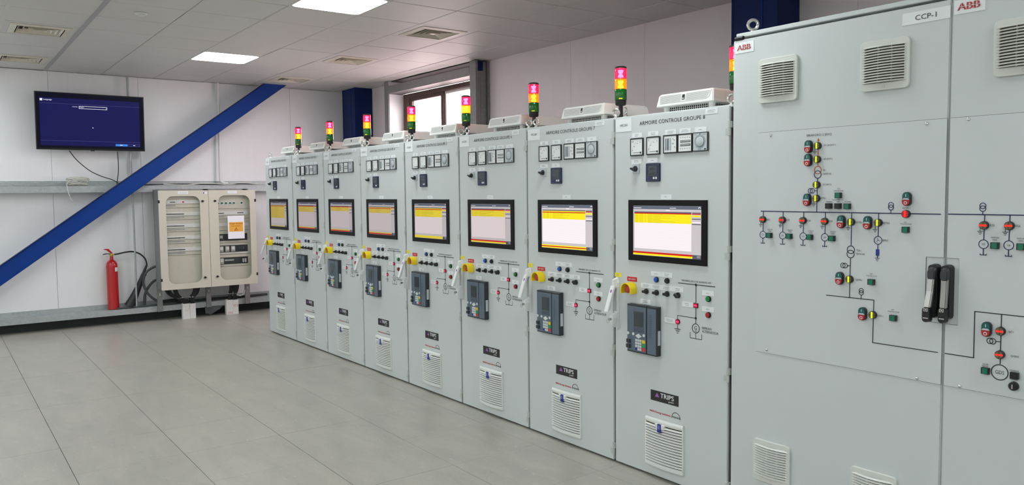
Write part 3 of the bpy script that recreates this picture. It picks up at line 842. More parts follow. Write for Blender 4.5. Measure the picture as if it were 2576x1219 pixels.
def handle_parts():
    """white swing handle, lever pulled out"""
    out = []
    b = MB()
    b.loft(([(0.012, 0.835), (0.028, 0.80), (0.034, 0.80), (0.034, 1.060), (0.026, 1.088), (0.014, 1.088), (0.008, 1.055)], -0.018), ([(0.006, 0.835), (0.024, 0.795), (0.040, 0.795), (0.040, 1.065), (0.030, 1.093), (0.010, 1.093), (0.003, 1.055)], 0.0))
    out.append(('escutcheon', b.mesh('escutcheon', ['handle_white'], bevel=0.002, seg=2)))
    b = MB(); b.loft(([(0.005, 1.036), (0.034, 1.036), (0.028, 1.080), (0.013, 1.080)], -0.036), ([(0.004, 1.030), (0.038, 1.030), (0.032, 1.090), (0.009, 1.090)], -0.010)); out.append(('pivot', b.mesh('pivot', ['handle_white'], bevel=0.002)))
    # lever: from pivot (z 1.045, y -0.03) down to the tip (z 0.905, y -0.085)
    P = [(-0.030, 1.046), (-0.052, 0.990), (-0.072, 0.935), (-0.084, 0.900)]; b = MB(); vs = []
    for y, z in P:
        wdt = 0.0165
        for dx, dy, dz in ((-wdt, -0.009, 0), (wdt, -0.009, 0), (wdt * 0.85, 0.012, 0.004), (-wdt * 0.85, 0.012, 0.004)): vs.append((0.0195 + dx, y + dy, z + dz))
    fs = [(0, 1, 2, 3), (12, 15, 14, 13)]
    for k in range(3):
        for j in range(4): fs.append((4 * k + j, 4 * k + (j + 1) % 4, 4 * k + 4 + (j + 1) % 4, 4 * k + 4 + j))
    b.add(vs, fs); out.append(('lever', b.mesh('lever', ['handle_white'], bevel=0.003, seg=2)))
    b = MB()
    def onlev(u, v):  # u across, v along 0..1
        y = -0.039 - 0.0545 * v - 0.0012; z = 1.046 - 0.146 * v; return (0.021 + u, y, z)
    b.add([onlev(-0.006, 0.26), onlev(0.006, 0.26), onlev(0.006, 0.15), onlev(-0.006, 0.15)], [(0, 1, 2, 3)]); out.append(('badge', b.mesh('badge', ['purple'])))
    b = MB(); b.loft(([(0.006, 0.838), (0.029, 0.808), (0.034, 0.860), (0.032, 0.884), (0.006, 0.874)], -0.050), ([(0.004, 0.835), (0.030, 0.800), (0.038, 0.860), (0.036, 0.897), (0.004, 0.887)], -0.010)); out.append(('lock_boss', b.mesh('lock_boss', ['handle_white'], bevel=0.003, seg=2)))
    b = MB(); b.lathe((0.018, -0.046, 0.855), [(0, 0.007), (0.006, 0.007)], 1, -1, 12); b.box(0.0165, 0.0195, -0.070, -0.052, 0.846, 0.862)
    b.tube([(0.018 + 0.010 * math.cos(2 * PI * k / 12), -0.074, 0.846 + 0.010 * math.sin(2 * PI * k / 12)) for k in range(12)], 0.001, 5, True); out.append(('key', b.mesh('key', ['steel'])))
    b = MB(); b.box(0.012, 0.030, -0.022, -0.016, 0.90, 1.03); out.append(('latch_recess', b.mesh('latch_recess', ['handle_grey'])))
    return out

def slat_mesh(x0, x1, h, bulge, yb, col, tilt=0.008, n=10):
    """one horizontal louvre blade that bows out of the door"""
    vs = []; fs = []
    for k in range(n + 1):
        u = k / n; x = x0 + (x1 - x0) * u; y = yb - bulge * (1 - (2 * u - 1) ** 2)
        vs += [(x, y + 0.002, h), (x, y - tilt, 0.0), (x, y - tilt + 0.002, -0.0015), (x, y + 0.006, h - 0.003)]
    for k in range(n):
        for j in range(4): fs.append((4 * k + j, 4 * k + (j + 1) % 4, 4 * k + 4 + (j + 1) % 4, 4 * k + 4 + j))
    fs += [(0, 1, 2, 3), (4 * n, 4 * n + 3, 4 * n + 2, 4 * n + 1)]
    return MB().add(vs, fs).mesh('slat', [col])

FW, FH = 0.270, 0.270
def filter_frame():
    b = MB(); n = 10
    # curved side cheeks and top/bottom rails following the bow
    def bow(u): return -0.008 - 0.012 * (1 - (2 * u - 1) ** 2)
    for z0, z1 in ((0.0, 0.018), (FH - 0.026, FH)):
        vs = []; fs = []
        for k in range(n + 1):
            u = k / n; x = FW * u; y = bow(u) - 0.006
            vs += [(x, y + 0.003, z0), (x, y, z0 + 0.004), (x, y, z1 - 0.006), (x, y + 0.005, z1), (x, 0, z1), (x, 0, z0)]
        for k in range(n):
            for j in range(6): fs.append((6 * k + j, 6 * k + (j + 1) % 6, 6 * k + 6 + (j + 1) % 6, 6 * k + 6 + j))
        fs += [tuple(range(6)), tuple(range(6 * n, 6 * n + 6))]
        b.add(vs, fs)
    b.box(-0.001, 0.006, -0.012, 0, 0.002, FH - 0.004); b.box(FW - 0.006, FW + 0.001, -0.012, 0, 0.002, FH - 0.004); b.box(0, FW, -0.004, 0, 0, FH)
    return b.mesh('frame', ['grille_white'], smooth=True)
def filter_back(): return MB().rect(0.006, FW - 0.006, 0.016, FH - 0.02, -0.0048).mesh('filter_mat', ['filter_mat'])
def filter_clip():
    b = MB(); b.prism([(0.092, 0.222), (0.150, 0.222), (0.158, 0.250), (0.084, 0.250)], -0.030, -0.012); return b.mesh('clip_holder', ['grille_white'], bevel=0.003)
def filter_tag():
    b = MB(); b.box(0.108, 0.132, -0.033, -0.02, 0.205, 0.250); b.mt(1); b.rect(0.113, 0.127, 0.222, 0.244, -0.0338); return b.mesh('release_clip', ['clip_blue', 'tv_line'])

def trips_sign():
    b = MB(); b.box(0, 0.201, -0.001, 0, 0, 0.058); b.mt(1); b.add([(0.033, -e * 1.8, 0.024), (0.065, -e * 1.8, 0.024), (0.049, -e * 1.8, 0.049)], [(0, 1, 2)])
    b.mt(2); b.text('TRIPS', 0.073, 0.024, 0.026, -e * 1.8, 0.096, 0.03); b.text('gmbh', 0.130, 0.007, 0.012, -e * 1.8, 0.038)
    return b.mesh('maker_sign', ['sign_black', 'purple', 'plate_white'])
def man_print():
    b = MB(); b.text('MAN Energy Solutions', 0.276, 0.363, 0.014, -e, 0.150, 0.04); b.mt(1); b.ring(0.464, 0.368, 0.029, 0.0032, -e, 20, 0, PI); b.text('MAN', 0.441, 0.366, 0.0095, -e * 1.2, 0.048, 0.05)
    b.rect(0.4335, 0.4365, 0.364, 0.370, -e); b.rect(0.4915, 0.4945, 0.364, 0.370, -e)
    return b.mesh('maker_lettering', ['red_print', 'ink'])

ORD = {8: 'nearest', 7: 'second nearest', 6: 'third nearest', 5: 'fourth nearest', 4: 'fourth farthest', 3: 'third farthest', 2: 'second farthest', 1: 'farthest'}
def cabinet(n):
    x0 = (n - 1) * W
    c = empty('control_cabinet', (x0, 0, 0), '%s grey control cabinet in the row, lettered ARMOIRE CONTROLE GROUPE %d' % (ORD[n], n), 'cabinet', 'group control cabinets in the row')
    P = lambda key, name, fn, loc=(0, 0, 0), rot=None, parent=None, label=None: obj(name, cached(key, fn), parent or c, loc, rot, label)
    P('body', 'carcass', cab_body); P('gask', 'gasket', cab_gap_shade); P('plin', 'plinth', cab_plinth); P('door', 'door', cab_door)
    for z in (1.855, 1.241, 0.627, 0.045): P('hinge', 'hinge', hinge, (W - 0.012, 0.004, z))
    rb = random.Random(n * 11)
    P('eye', 'eye_bolt', eyebolt, (0.038, 0.05, H + 0.006), (0, 0, 0.5 + rb.uniform(-0.3, 0.3) if n != 8 else 2.1))
    P('eye', 'eye_bolt', eyebolt, (W - 0.038, 0.05, H + 0.006), (0, 0, 0.75 + rb.uniform(-0.25, 0.25)))
    # printed plates and lettering on the door
    b = MB(); b.box(0.012, 0.135, -0.002, 0, 1.920, 1.992); b.mt(1); b.text('+%02dCCA01' % n, 0.045, 1.950, 0.013, -0.002 - e, 0.06)
    obj('nameplate', b.mesh('nameplate', ['plate_white', 'ink']), c)
    b = MB(); b.text('ARMOIRE CONTROLE GROUPE %d' % n, 0.197, 1.9475, 0.0205, -e, 0.453)
    obj('lettering', b.mesh('lettering', ['ink']), c)
    P('notice', 'notice_plate', lambda: plate_mesh(0.078, 0.027, 4, 77), (0.652, 0, 1.969))
    L = [(0.140, 1.881, 2), (0.261, 1.8825, 2), (0.3835, 1.8825, 3), (0.483, 1.8825, 3), (0.585, 1.8825, 1), (0.136, 1.738, 2), (0.255, 1.739, 1), (0.354, 1.541, 1),
         (0.283, 1.122, 1), (0.361, 1.122, 2), (0.208, 1.051, 3), (0.2845, 1.051, 3), (0.361, 1.051, 3), (0.4375, 1.051, 2), (0.637, 1.050, 1), (0.637, 0.968, 1), (0.504, 0.9785, 2), (0.382, 0.879, 3), (0.202, 0.9615, 2)]
    for k, (x, z, ln) in enumerate(L): P('lab%d' % k, 'label_plate', lambda: plate_mesh(0.0758, 0.026, ln, 20 + k), (x, 0, z))
    # instruments
    for k, (x, z) in enumerate(((0.132, 1.781), (0.254, 1.782), (0.376, 1.784), (0.476, 1.784), (0.578, 1.785))):
        m = obj('panel_meter', None, c, (x, 0, z))
        for nm, me in cached('meter%d' % k, lambda: meter(k + 1)): obj(nm, me, m)
    s = obj('rotary_switch', None, c, (0.148, 0, 1.686))
    for nm, me in cached('sw', switch_parts): obj(nm, me, s)
    s = obj('power_meter', None, c, (0.253, 0, 1.637))
    for nm, me in cached('pm', pm_parts): obj(nm, me, s)
    s = obj('touch_panel', None, c, (0.118, 0, 1.200))
    obj('rim', cached('rim', panel_rim), s); obj('bezel', cached('bez', panel_bezel), s)
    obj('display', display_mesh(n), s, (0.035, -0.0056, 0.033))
    # buttons
    P('redlab', 'stop_label', lambda: (lambda b: (b.box(0, 0.075, -0.0018, 0, 0, 0.0255), b.mt(1), b.text('ARRET URGENCE', 0.010, 0.009, 0.0085, -0.0018 - e, 0.055), b)[-1])(MB()).mesh('stop_label', ['red_label', 'plate_white']), (0.101, 0, 1.0785))
    s = obj('emergency_stop', None, c, (0.136, 0, 1.0345))
    obj('guard', cached('guard', estop_guard), s); obj('mushroom_button', cached('mush', estop_button), s, (0.002, 0, 0.002))
    P('ysticker', 'sticker', lambda: plate_mesh(0.050, 0.024, 2, 55, 'yellow_sticker', 'ink_grey'), (-0.001 + 0.003, 0, 1.0955))
    P('bblue', 'push_button', lambda: push_button('btn_blue'), (0.325, 0, 1.104)); P('bblack', 'push_button', lambda: push_button('black_plastic'), (0.402, 0, 1.104))
    for k, x in enumerate((0.250, 0.326, 0.402, 0.478)):
        a = 0.0 if k < 3 else -0.6
        P('sel%d' % (k == 3), 'selector_switch', lambda: selector(a), (x, 0, 1.033))
    P('mimic', 'mimic_diagram', mimic)
    P('bgreen', 'push_button', lambda: push_button('btn_green'), (0.680, 0, 1.034)); P('bred', 'push_button', lambda: push_button('btn_red'), (0.680, 0, 0.952))
    P('lsq', 'indicator_lamp', lamp_square, (0.598, 0, 0.992)); P('lrd', 'indicator_lamp', lamp_round, (0.476, 0, 0.892))
    b = MB(); b.text('00KBB02 JEU DE BARRES MT', 0.501, 1.108, 0.0125, -e, 0.196); b.text('%02dMKA01' % n, 0.637, 0.874, 0.0125, -e, 0.062); b.text('ALTERNATEUR', 0.638, 0.857, 0.0125, -e, 0.104)
    obj('lettering', b.mesh('lettering', ['ink']), c)
    s = obj('protection_relay', None, c, (0.132, 0, 0.687))
    for nm, me in cached('relay', relay_parts): obj(nm, me, s)
    s = obj('swing_handle', None, c, (0, 0, 0))
    for nm, me in cached('handle', handle_parts): obj(nm, me, s)
    P('trips', 'maker_sign', trips_sign, (0.281, 0, 0.4325)); P('man', 'maker_lettering', man_print)
    s = obj('filter_grille', None, c, (0.251, 0, 0.068))
    obj('frame', cached('ff', filter_frame), s); obj('filter_mat', cached('fb', filter_back), s)
    for k in range(15): obj('slat', cached('fslat', lambda: slat_mesh(0.004, FW - 0.004, 0.0072, 0.012, -0.010, 'grille_white')), s, (0, 0, 0.0185 + 0.0151 * k))
    obj('clip_holder', cached('fclip', filter_clip), s); obj('release_clip', cached('ftag', filter_tag), s)
    return c

for n in range(1, 9): cabinet(n)

# ---- signal towers and roof fans on the cabinets
def tower_parts():
    R = 0.0345; out = []
    L = lambda prof, n=20: MB().lathe((0, 0, 0), prof, 2, 1, n)
    out.append(('pole', L([(0, 0.03), (0.006, 0.03), (0.008, 0.0125), (0.085, 0.0125)]).mesh('pole', ['tower_black'], smooth=True)))
    out.append(('base_cap', L([(0.078, 0.026), (0.084, R - 0.003), (0.106, R - 0.002), (0.108, R - 0.004)]).mesh('base_cap', ['tower_black'], smooth=True)))
    for z0, z1, nm, m, lm in ((0.1085, 0.1695, 'green_lens', 'lens_green', None), (0.1715, 0.2295, 'amber_lens', 'lens_amber', 'lamp_amber'), (0.2315, 0.290, 'red_lens', 'lens_red', 'lamp_white')):
        b = L([(z0, R - 0.001), (z0 + 0.002, R), (z1 - 0.002, R), (z1, R - 0.001)], 24)
        out.append((nm, b.mesh(nm, [m], smooth=True)))
        zm = (z0 + z1) / 2
        if lm:
            b = L([(zm - 0.020, 0.017), (zm - 0.008, 0.014), (zm, 0.007), (zm + 0.008, 0.014), (zm + 0.020, 0.017)], 12)
            out.append(('lamp', b.mesh('lamp', [lm], smooth=True)))
        else:
            out.append(('lamp', L([(zm - 0.02, 0.010), (zm + 0.02, 0.010)], 10).mesh('lamp', ['btn_green'], smooth=True)))
    b = L([(0.1695, R - 0.002), (0.1715, R - 0.002)]); out.append(('amber_ring', b.mesh('amber_ring', ['tower_black'])))
    b = L([(0.2295, R - 0.002), (0.2315, R - 0.002)]); out.append(('red_ring', b.mesh('red_ring', ['tower_black'])))
    ang = [-PI / 4 - 0.3 + 0.2 * k for k in range(4)]
    b = MB().add([((R + 0.0006) * math.cos(a), (R + 0.0006) * math.sin(a), z) for z in (0.112, 0.119) for a in ang], [(k, k + 1, k + 5, k + 4) for k in range(3)])
    out.append(('tag', b.mesh('tag', ['yellow_sticker'])))
    out.append(('top_cap', L([(0.290, R), (0.297, R), (0.302, R - 0.006)]).mesh('top_cap', ['tower_black'], smooth=True)))
    return out
def roof_parts():
    out = []; S = 0.40; D = 0.40; h = 0.112
    b = MB()
    def R(x0, x1, y0, y1, z): return [(x0, y0, z), (x1, y0, z), (x1, y1, z), (x0, y1, z)]
    vs = R(0, S, 0, D, 0.040) + R(0.004, S - 0.004, 0.002, D - 0.002, 0.052) + R(0.012, S - 0.012, 0.014, D - 0.014, h - 0.006) + R(0.022, S - 0.022, 0.026, D - 0.026, h)
    fs = [(0, 1, 2, 3), (12, 13, 14, 15)] + [(4 * k + j, 4 * k + (j + 1) % 4, 4 * k + 4 + (j + 1) % 4, 4 * k + 4 + j) for k in range(3) for j in range(4)]
    out.append(('hood', b.add(vs, fs).mesh('hood', ['unit_white'], bevel=0.004, seg=2)))
    # louvred front insert, lying on the leaning front
    def F(x, v): return (x, 0.002 + 0.012 * v - 0.0025, 0.052 + 0.054 * v)
    b = MB(); P = [(0.030, 0.10), (0.345, 0.10), (0.368, 0.30), (0.378, 0.95), (0.022, 0.95)]
    q = [F(*p) for p in P]; b.add(q + [(p[0], p[1] + 0.004, p[2]) for p in q], [tuple(range(5)), tuple(range(9, 4, -1))] + [(i, i + 5, (i + 1) % 5 + 5, (i + 1) % 5) for i in range(5)])
    out.append(('front_insert', b.mesh('front_insert', ['unit_white'], bevel=0.001)))
    b = MB()
    for k in range(8):
        v = 0.18 + 0.093 * k; xa = 0.032 - 0.006 * v; xb = 0.345 + 0.025 * min(1, v * 1.5)
        for x0, x1 in ((xa, 0.178), (0.212, xb)):
            p0, p1, p2, p3 = F(x0, v), F(x1, v), F(x1, v + 0.034), F(x0, v + 0.034)
            b.add([(p[0], p[1] - 0.0008, p[2]) for p in (p0, p1, p2, p3)], [(0, 1, 2, 3)])
    out.append(('louvre_slots', b.mesh('louvre_slots', ['unit_line'])))
    b = MB(); a = F(0.186, 0.28); c = F(0.204, 0.80)
    b.add([(0.186, a[1] - 0.002, a[2]), (0.204, a[1] - 0.002, a[2]), (0.204, c[1] - 0.002, c[2]), (0.186, c[1] - 0.002, c[2])], [(0, 1, 2, 3)]); b.mt(1)
    b.add([(0.189, a[1] - 0.003, a[2] + 0.003), (0.201, a[1] - 0.003, a[2] + 0.003), (0.201, a[1] - 0.001, a[2] + 0.010), (0.189, a[1] - 0.001, a[2] + 0.010)], [(0, 1, 2, 3)])
    out.append(('badge', b.mesh('badge', ['ink', 'meter_grey'])))
    b = MB(); b.box(0.05, S - 0.05, 0.05, D - 0.05, 0.0, 0.04); out.append(('intake_core', b.mesh('intake_core', ['black_plastic'])))
    b = MB(); t = 0.0022
    for k in range(23):
        x = 0.047 + (S - 0.094) * k / 22
        b.box(x - t / 2, x + t / 2, 0.046, 0.049, 0, 0.04); b.box(S - 0.049, S - 0.046, 0.046 + (D - 0.094) * k / 22 - t / 2, 0.046 + (D - 0.094) * k / 22 + t / 2, 0, 0.04)
    for z in (0.002, 0.014, 0.026, 0.038): b.box(0.046, S - 0.046, 0.046, 0.049, z - t / 2, z + t / 2); b.box(S - 0.049, S - 0.046, 0.049, D - 0.046, z - t / 2, z + t / 2)
    out.append(('intake_grid', b.mesh('intake_grid', ['unit_white'])))
    for x, y in ((0.045, 0.045), (S - 0.045, 0.045), (0.045, D - 0.045), (S - 0.045, D - 0.045)):
        out.append(('corner_post', MB().lathe((x, y, 0), [(0, 0.016), (0.041, 0.020)], 2, 1, 12).mesh('corner_post', ['unit_white'], smooth=True)))
    return out
for n in range(1, 9):
    x0 = (n - 1) * W
    t = empty('signal_tower', (x0 + 0.762, 0.10, H + 0.006), '%s red, amber and green signal tower, on the GROUPE %d cabinet' % (ORD[n], n), 'signal light', 'signal towers on the cabinet roofs')
    for nm, me in cached('tower', tower_parts): obj(nm, me, t)
    f = empty('roof_fan', (x0 + 0.222, 0.10, H + 0.006), '%s white louvred roof fan unit, on top of the GROUPE %d cabinet' % (ORD[n], n), 'fan unit', 'fan units on the cabinet roofs')
    for nm, me in cached('roof', roof_parts): obj(nm, me, f)
    if n == 8: obj('antenna_stub', MB().tube([(0.40, 0.30, 0.108), (0.40, 0.30, 0.145)], 0.003, 8).mesh('antenna_stub', ['black_plastic']), f)

# ================================================================== CCP-1 double door cabinet
CX = 6.52
def ccp():
    c = empty('synoptic_cabinet', (CX, 0, 0), 'tall light grey double-door cabinet marked CCP-1 with mimic diagram', 'cabinet')
    A = lambda name, me, loc=(0, 0, 0), parent=None, label=None, rot=None: obj(name, me, parent or c, loc, rot, label)
    T = 2.307
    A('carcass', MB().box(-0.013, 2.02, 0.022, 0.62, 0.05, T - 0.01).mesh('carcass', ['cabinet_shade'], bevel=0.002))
    A('plinth', MB().box(0.0, 2.02, 0.045, 0.62, 0.0, 0.05).mesh('plinth', ['black_plastic']))
    b = MB(); b.box(-0.002, 2.022, 0.012, 0.63, T + 0.013, T + 0.034); b.box(0.02, 2.0, 0.05, 0.6, T - 0.01, T + 0.013)
    A('roof_plate', b.mesh('roof_plate', ['cabinet_grey'], bevel=0.003))
    A('corner_cap', MB().lathe((0.03, 0.004, T + 0.008), [(0, 0.010), (0.045, 0.010)], 0, 1, 12).mesh('corner_cap', ['black_plastic'], smooth=True), (-0.028, 0, 0))
    A('gasket', MB().box(0.01, 2.01, 0.020, 0.031, 0.05, T - 0.01).mesh('gasket', ['gasket']))  # dark sheet that paints shade into the gaps round both doors
    A('door', MB().box(-0.008, 1.003, 0.0, 0.020, 0.02, T).mesh('door', ['cabinet_grey'], bevel=0.004, seg=2))
    A('door', MB().box(1.0095, 2.012, 0.0, 0.020, 0.02, T).mesh('door', ['cabinet_grey'], bevel=0.004, seg=2))
    A('door_seam', MB().box(1.0025, 1.0105, 0.006, 0.022, 0.02, T - 0.01).mesh('door_seam', ['handle_grey']))
    obj('eye_bolt', cached('eye', eyebolt), c, (0.052, 0.07, T + 0.034), (0, 0, 0.75)).scale = (1.25, 1.25, 1.25)
    # name plates
    def abb(x0, z0, w_, h_):
        b = MB(); b.box(x0, x0 + w_, -0.002, 0, z0, z0 + h_); b.mt(1)
        b.text('ABB', x0 + w_ * 0.12, z0 + h_ * 0.26, h_ * 0.5, -0.002 - e, w_ * 0.72, 0.05)
        b.mt(0); b.rect(x0 + w_ * 0.1, x0 + w_ * 0.88, z0 + h_ * 0.49, z0 + h_ * 0.515, -0.002 - 2 * e)
        for q in (0.245, 0.49, 0.735): b.rect(x0 + w_ * q - 0.0006, x0 + w_ * q + 0.0006, z0 + h_ * 0.24, z0 + h_ * 0.78, -0.002 - 2 * e)
        return b.mesh('badge', ['plate_white', 'abb_red'])
    A('badge', abb(0.004, 2.243, 0.106, 0.050), label='white badge with red ABB lettering'); A('badge', abb(1.016, 2.245, 0.110, 0.052), label='white badge with red ABB lettering')
    b = MB(); b.box(0.817, 1.002, -0.002, 0, 2.238, 2.285); b.mt(1); b.text('CCP-1', 0.869, 2.2505, 0.020, -0.002 - e, 0.082)
    A('nameplate', b.mesh('nameplate', ['plate_white', 'ink']))
    # fan grilles
    def grille(x0, z0, S, ns):
        g = obj('fan_grille', None, c, (x0, 0, z0))
        def fr():
            b = MB(); o = rrect(0, S, 0, S, 0.018, 5); i = rrect(0.020, S - 0.020, 0.032, S - 0.028, 0.002, 5)
            b.frame(o, i, -0.014, 0.0)
            return b.mesh('frame', ['grille_cream'], bevel=0.002)
        obj('frame', cached('gf%d' % ns, fr), g)
        obj('filter_mat', cached('gb%d' % ns, lambda: MB().box(0.02, S - 0.02, -0.003, -0.001, 0.03, S - 0.026).mesh('filter_mat', ['filter_mat'])), g)
        obj('ribs', cached('gr%d' % ns, lambda: MB().box(S * 0.36, S * 0.375, -0.013, -0.003, 0.032, S - 0.028).box(S * 0.64, S * 0.655, -0.013, -0.003, 0.032, S - 0.028).mesh('ribs', ['grille_cream'])), g)
        for k in range(ns):
            obj('slat', cached('gs%d' % ns, lambda: slat_mesh(0.010, S - 0.010, 0.0062, 0.017, -0.010, 'grille_cream', 0.006)), g, (0, 0, 0.033 + (S - 0.060) / (ns - 1) * k * 0.985))
        obj('knob', cached('gk', lambda: MB().ring(S / 2, 0.016, 0.006, 0.001, -0.0148, 14).mesh('knob', ['handle_grey'])), g)
    for x in (0.145, 0.648, 1.163): grille(x, 1.990, 0.205, 14)
    for x in (0.132, 0.634, 1.15): grille(x, 0.186, 0.203, 13)
    # mimic plates with the cut-out round the handles; backing paints their edge shadow
    A('mimic_plate', MB().prism([(0.140, 0.812), (1.0, 0.812), (1.0, 1.055), (0.932, 1.055), (0.932, 1.315), (1.0, 1.315), (1.0, 1.855), (0.140, 1.855)], -0.003, -0.0008).mt(1).prism([(0.1385, 0.8105), (1.0008, 0.8105), (1.0008, 1.0565), (0.9335, 1.0565), (0.9335, 1.3135), (1.0008, 1.3135), (1.0008, 1.8565), (0.1385, 1.8565)], -0.0009, 0).mesh('mimic_plate', ['mimic_panel', 'gasket']), label='white mimic panel screwed to the left door')
    A('mimic_plate', MB().prism([(1.0125, 0.812), (1.88, 0.812), (1.88, 1.855), (1.0125, 1.855), (1.0125, 1.315), (1.058, 1.315), (1.058, 1.055), (1.0125, 1.055)], -0.003, -0.0008).mt(1).prism([(1.0117, 0.8105), (1.8815, 0.8105), (1.8815, 1.8565), (1.0117, 1.8565), (1.0117, 1.3135), (1.0565, 1.3135), (1.0565, 1.0565), (1.0117, 1.0565)], -0.0009, 0).mesh('mimic_plate', ['mimic_panel', 'gasket']), label='white mimic panel screwed to the right door')
    scr = MB().lathe((0, -0.003, 0), [(0, 0.007), (0.003, 0.006), (0.0045, 0.003)], 1, -1, 12).mesh('screw', ['steel'], smooth=True)
    for x, z in ((0.210, 1.840), (0.923, 1.840), (0.200, 0.827), (0.908, 0.820), (1.079, 1.845), (1.072, 0.819)): A('screw', scr, (x, 0, z))
    # printed diagram
    y = -0.003 - e
    def gnd(b, x, z, s=1.0, stem=0.008):
        b.seg(x, z + stem, x, z, 0.002, y)
        for k, wd in enumerate((0.011, 0.0065, 0.0025)): b.seg(x - wd * s, z - 0.0058 * k * s, x + wd * s, z - 0.0058 * k * s, 0.0022, y)
    t = 0.0036
    b = MB()   # 0 navy 1 orange 2 black 3 blue
    b.mt(1); b.add([(0.4495, y, 1.800), (0.4605, y, 1.800), (0.455, y, 1.814)], [(0, 1, 2)]); b.seg(0.4545, 1.80, 0.4535, 1.690, t, y); b.ring(0.454, 1.6715, 0.0165, 0.0035, y, 26)
    b.mt(0); b.ring(0.454, 1.652, 0.0165, 0.0035, y - 0.0004, 26); b.seg(0.4535, 1.6345, 0.4515, 1.486, t, y)
    b.ring(0.4185, 1.580, 0.0105, 0.003, y, 20); b.ring(0.4285, 1.580, 0.0105, 0.003, y, 20); b.seg(0.440, 1.580, 0.4525, 1.580, 0.003, y)
    b.seg(0.160, 1.4855, 0.986, 1.4845, 0.0042, y)
    b.seg(1.013, 1.4855, 1.88, 1.4855, 0.0042, y)
    for x in (0.174, 0.281, 0.387, 0.494, 1.145, 1.231, 1.338, 1.445):
        b.mt(0); b.seg(x, 1.485, x - 0.001, 1.392, t, y); b.ring(x - 0.0015, 1.3745, 0.0165, 0.003, y, 24); b.seg(x - 0.0015, 1.358, x - 0.0015, 1.334, t, y)
        b.seg(x - 0.013, 1.334, x + 0.010, 1.334, 0.003, y); b.seg(x - 0.012, 1.3325, x - 0.012, 1.339, 0.0025, y); b.seg(x + 0.009, 1.3325, x + 0.009, 1.339, 0.0025, y)
        b.mt(2); gnd(b, x - 0.0145, 1.4225, 0.9, 0.012)
    b.mt(0); b.seg(0.6165, 1.485, 0.6165, 1.345, t, y); b.ring(0.6155, 1.326, 0.0165, 0.0034, y, 26); b.mt(2); b.ring(0.615, 1.3075, 0.0165, 0.0034, y - 0.0004, 26)
    b.seg(0.6145, 1.290, 0.613, 1.119, t, y); b.ring(0.5805, 1.256, 0.0105, 0.003, y, 20); b.ring(0.5905, 1.256, 0.0105, 0.003, y, 20); b.seg(0.601, 1.2565, 0.614, 1.2565, 0.003, y)
    gnd(b, 0.602, 1.420, 0.9, 0.014); gnd(b, 0.722, 1.416, 0.9, 0.014); gnd(b, 0.4385, 1.7535, 0.95, 0.012); gnd(b, 0.4365, 1.5215, 0.95, 0.012)
    b.seg(0.503, 1.119, 0.7235, 1.119, t, y); b.seg(0.722, 1.12, 0.720, 0.938, t, y); b.seg(0.7185, 0.9385, 0.988, 0.9385, t, y)
    b.ring(0.666, 1.154, 0.0095, 0.003, y, 18); b.ring(0.666, 1.1445, 0.0095, 0.003, y, 18); b.seg(0.666, 1.135, 0.666, 1.119, 0.003, y)
    b.seg(1.013, 0.939, 1.1215, 0.939, t, y); b.seg(1.1195, 0.939, 1.1195, 1.1175, t, y); b.seg(1.118, 1.117, 1.88, 1.117, t, y)
    b.seg(1.2125, 1.117, 1.2125, 0.930, t, y); b.ring(1.2115, 0.899, 0.0285, 0.0036, y, 30)
    b.ring(1.175, 1.012, 0.0105, 0.003, y, 20); b.ring(1.185, 1.012, 0.0105, 0.003, y, 20); b.seg(1.196, 1.013, 1.212, 1.014, 0.003, y)
    b.mt(0); b.ring(0.787, 1.5195, 0.0105, 0.003, y, 20); b.ring(0.787, 1.509, 0.0105, 0.003, y, 20); b.seg(0.787, 1.498, 0.787, 1.485, 0.003, y)
    b.ring(1.1375, 1.5185, 0.0105, 0.003, y, 20); b.ring(1.1375, 1.508, 0.0105, 0.003, y, 20); b.seg(1.138, 1.498, 1.138, 1.485, 0.003, y)
    b.seg(0.7355, 1.485, 0.7355, 1.388, t, y); b.ring(0.735, 1.3715, 0.0165, 0.003, y, 26)
    for k in range(3): a = PI / 2 + 2 * PI * k / 3 + 0.3; b.seg(0.735, 1.3715, 0.735 + 0.009 * math.cos(a), 1.3715 + 0.009 * math.sin(a), 0.002, y)
    b.seg(0.735, 1.355, 0.7335, 1.297, t, y); b.mt(3); b.rect(0.7265, 0.7415, 1.307, 1.334, y - 0.0004); b.mt(0); gnd(b, 0.7335, 1.2965, 1.0, 0.006)
    A('mimic_diagram', b.mesh('mimic_diagram', ['line_navy', 'line_orange', 'ink', 'line_blue']))
    b = MB()
    tx = lambda s_, x, z, h, wd: b.text(s_, x, z, h, y, wd)
    tx('SIRAKORO 2 [E01]', 0.396, 1.819, 0.0125, 0.120)
    for s_, x, z, wd in (('Q9-Q8 (SHT1)', 0.481, 1.7735, 0.058), ('Q0 (SHT1)', 0.481, 1.714, 0.043), ('TR1', 0.479, 1.665, 0.013), ('150/15 kV', 0.478, 1.650, 0.041), ('Q1 (SHT1)', 0.480, 1.602, 0.040), ('KTR1', 0.471, 1.5425, 0.022),
                         ('KSTR1', 0.639, 1.440, 0.025), ('KETR1', 0.755, 1.440, 0.027), ('TSA1', 0.639, 1.320, 0.023), ('15/0.4 kV', 0.639, 1.306, 0.040), ('BPN1', 0.755, 1.368, 0.023), ('QSTR1', 0.640, 1.194, 0.028), ('QRC1', 0.741, 1.051, 0.022), ('KCPL1', 0.836, 1.5025, 0.029),
                         ('QC1', 1.237, 1.051, 0.016), ('QGDS', 1.247, 0.962, 0.027)): tx(s_, x, z, 0.0085, wd)
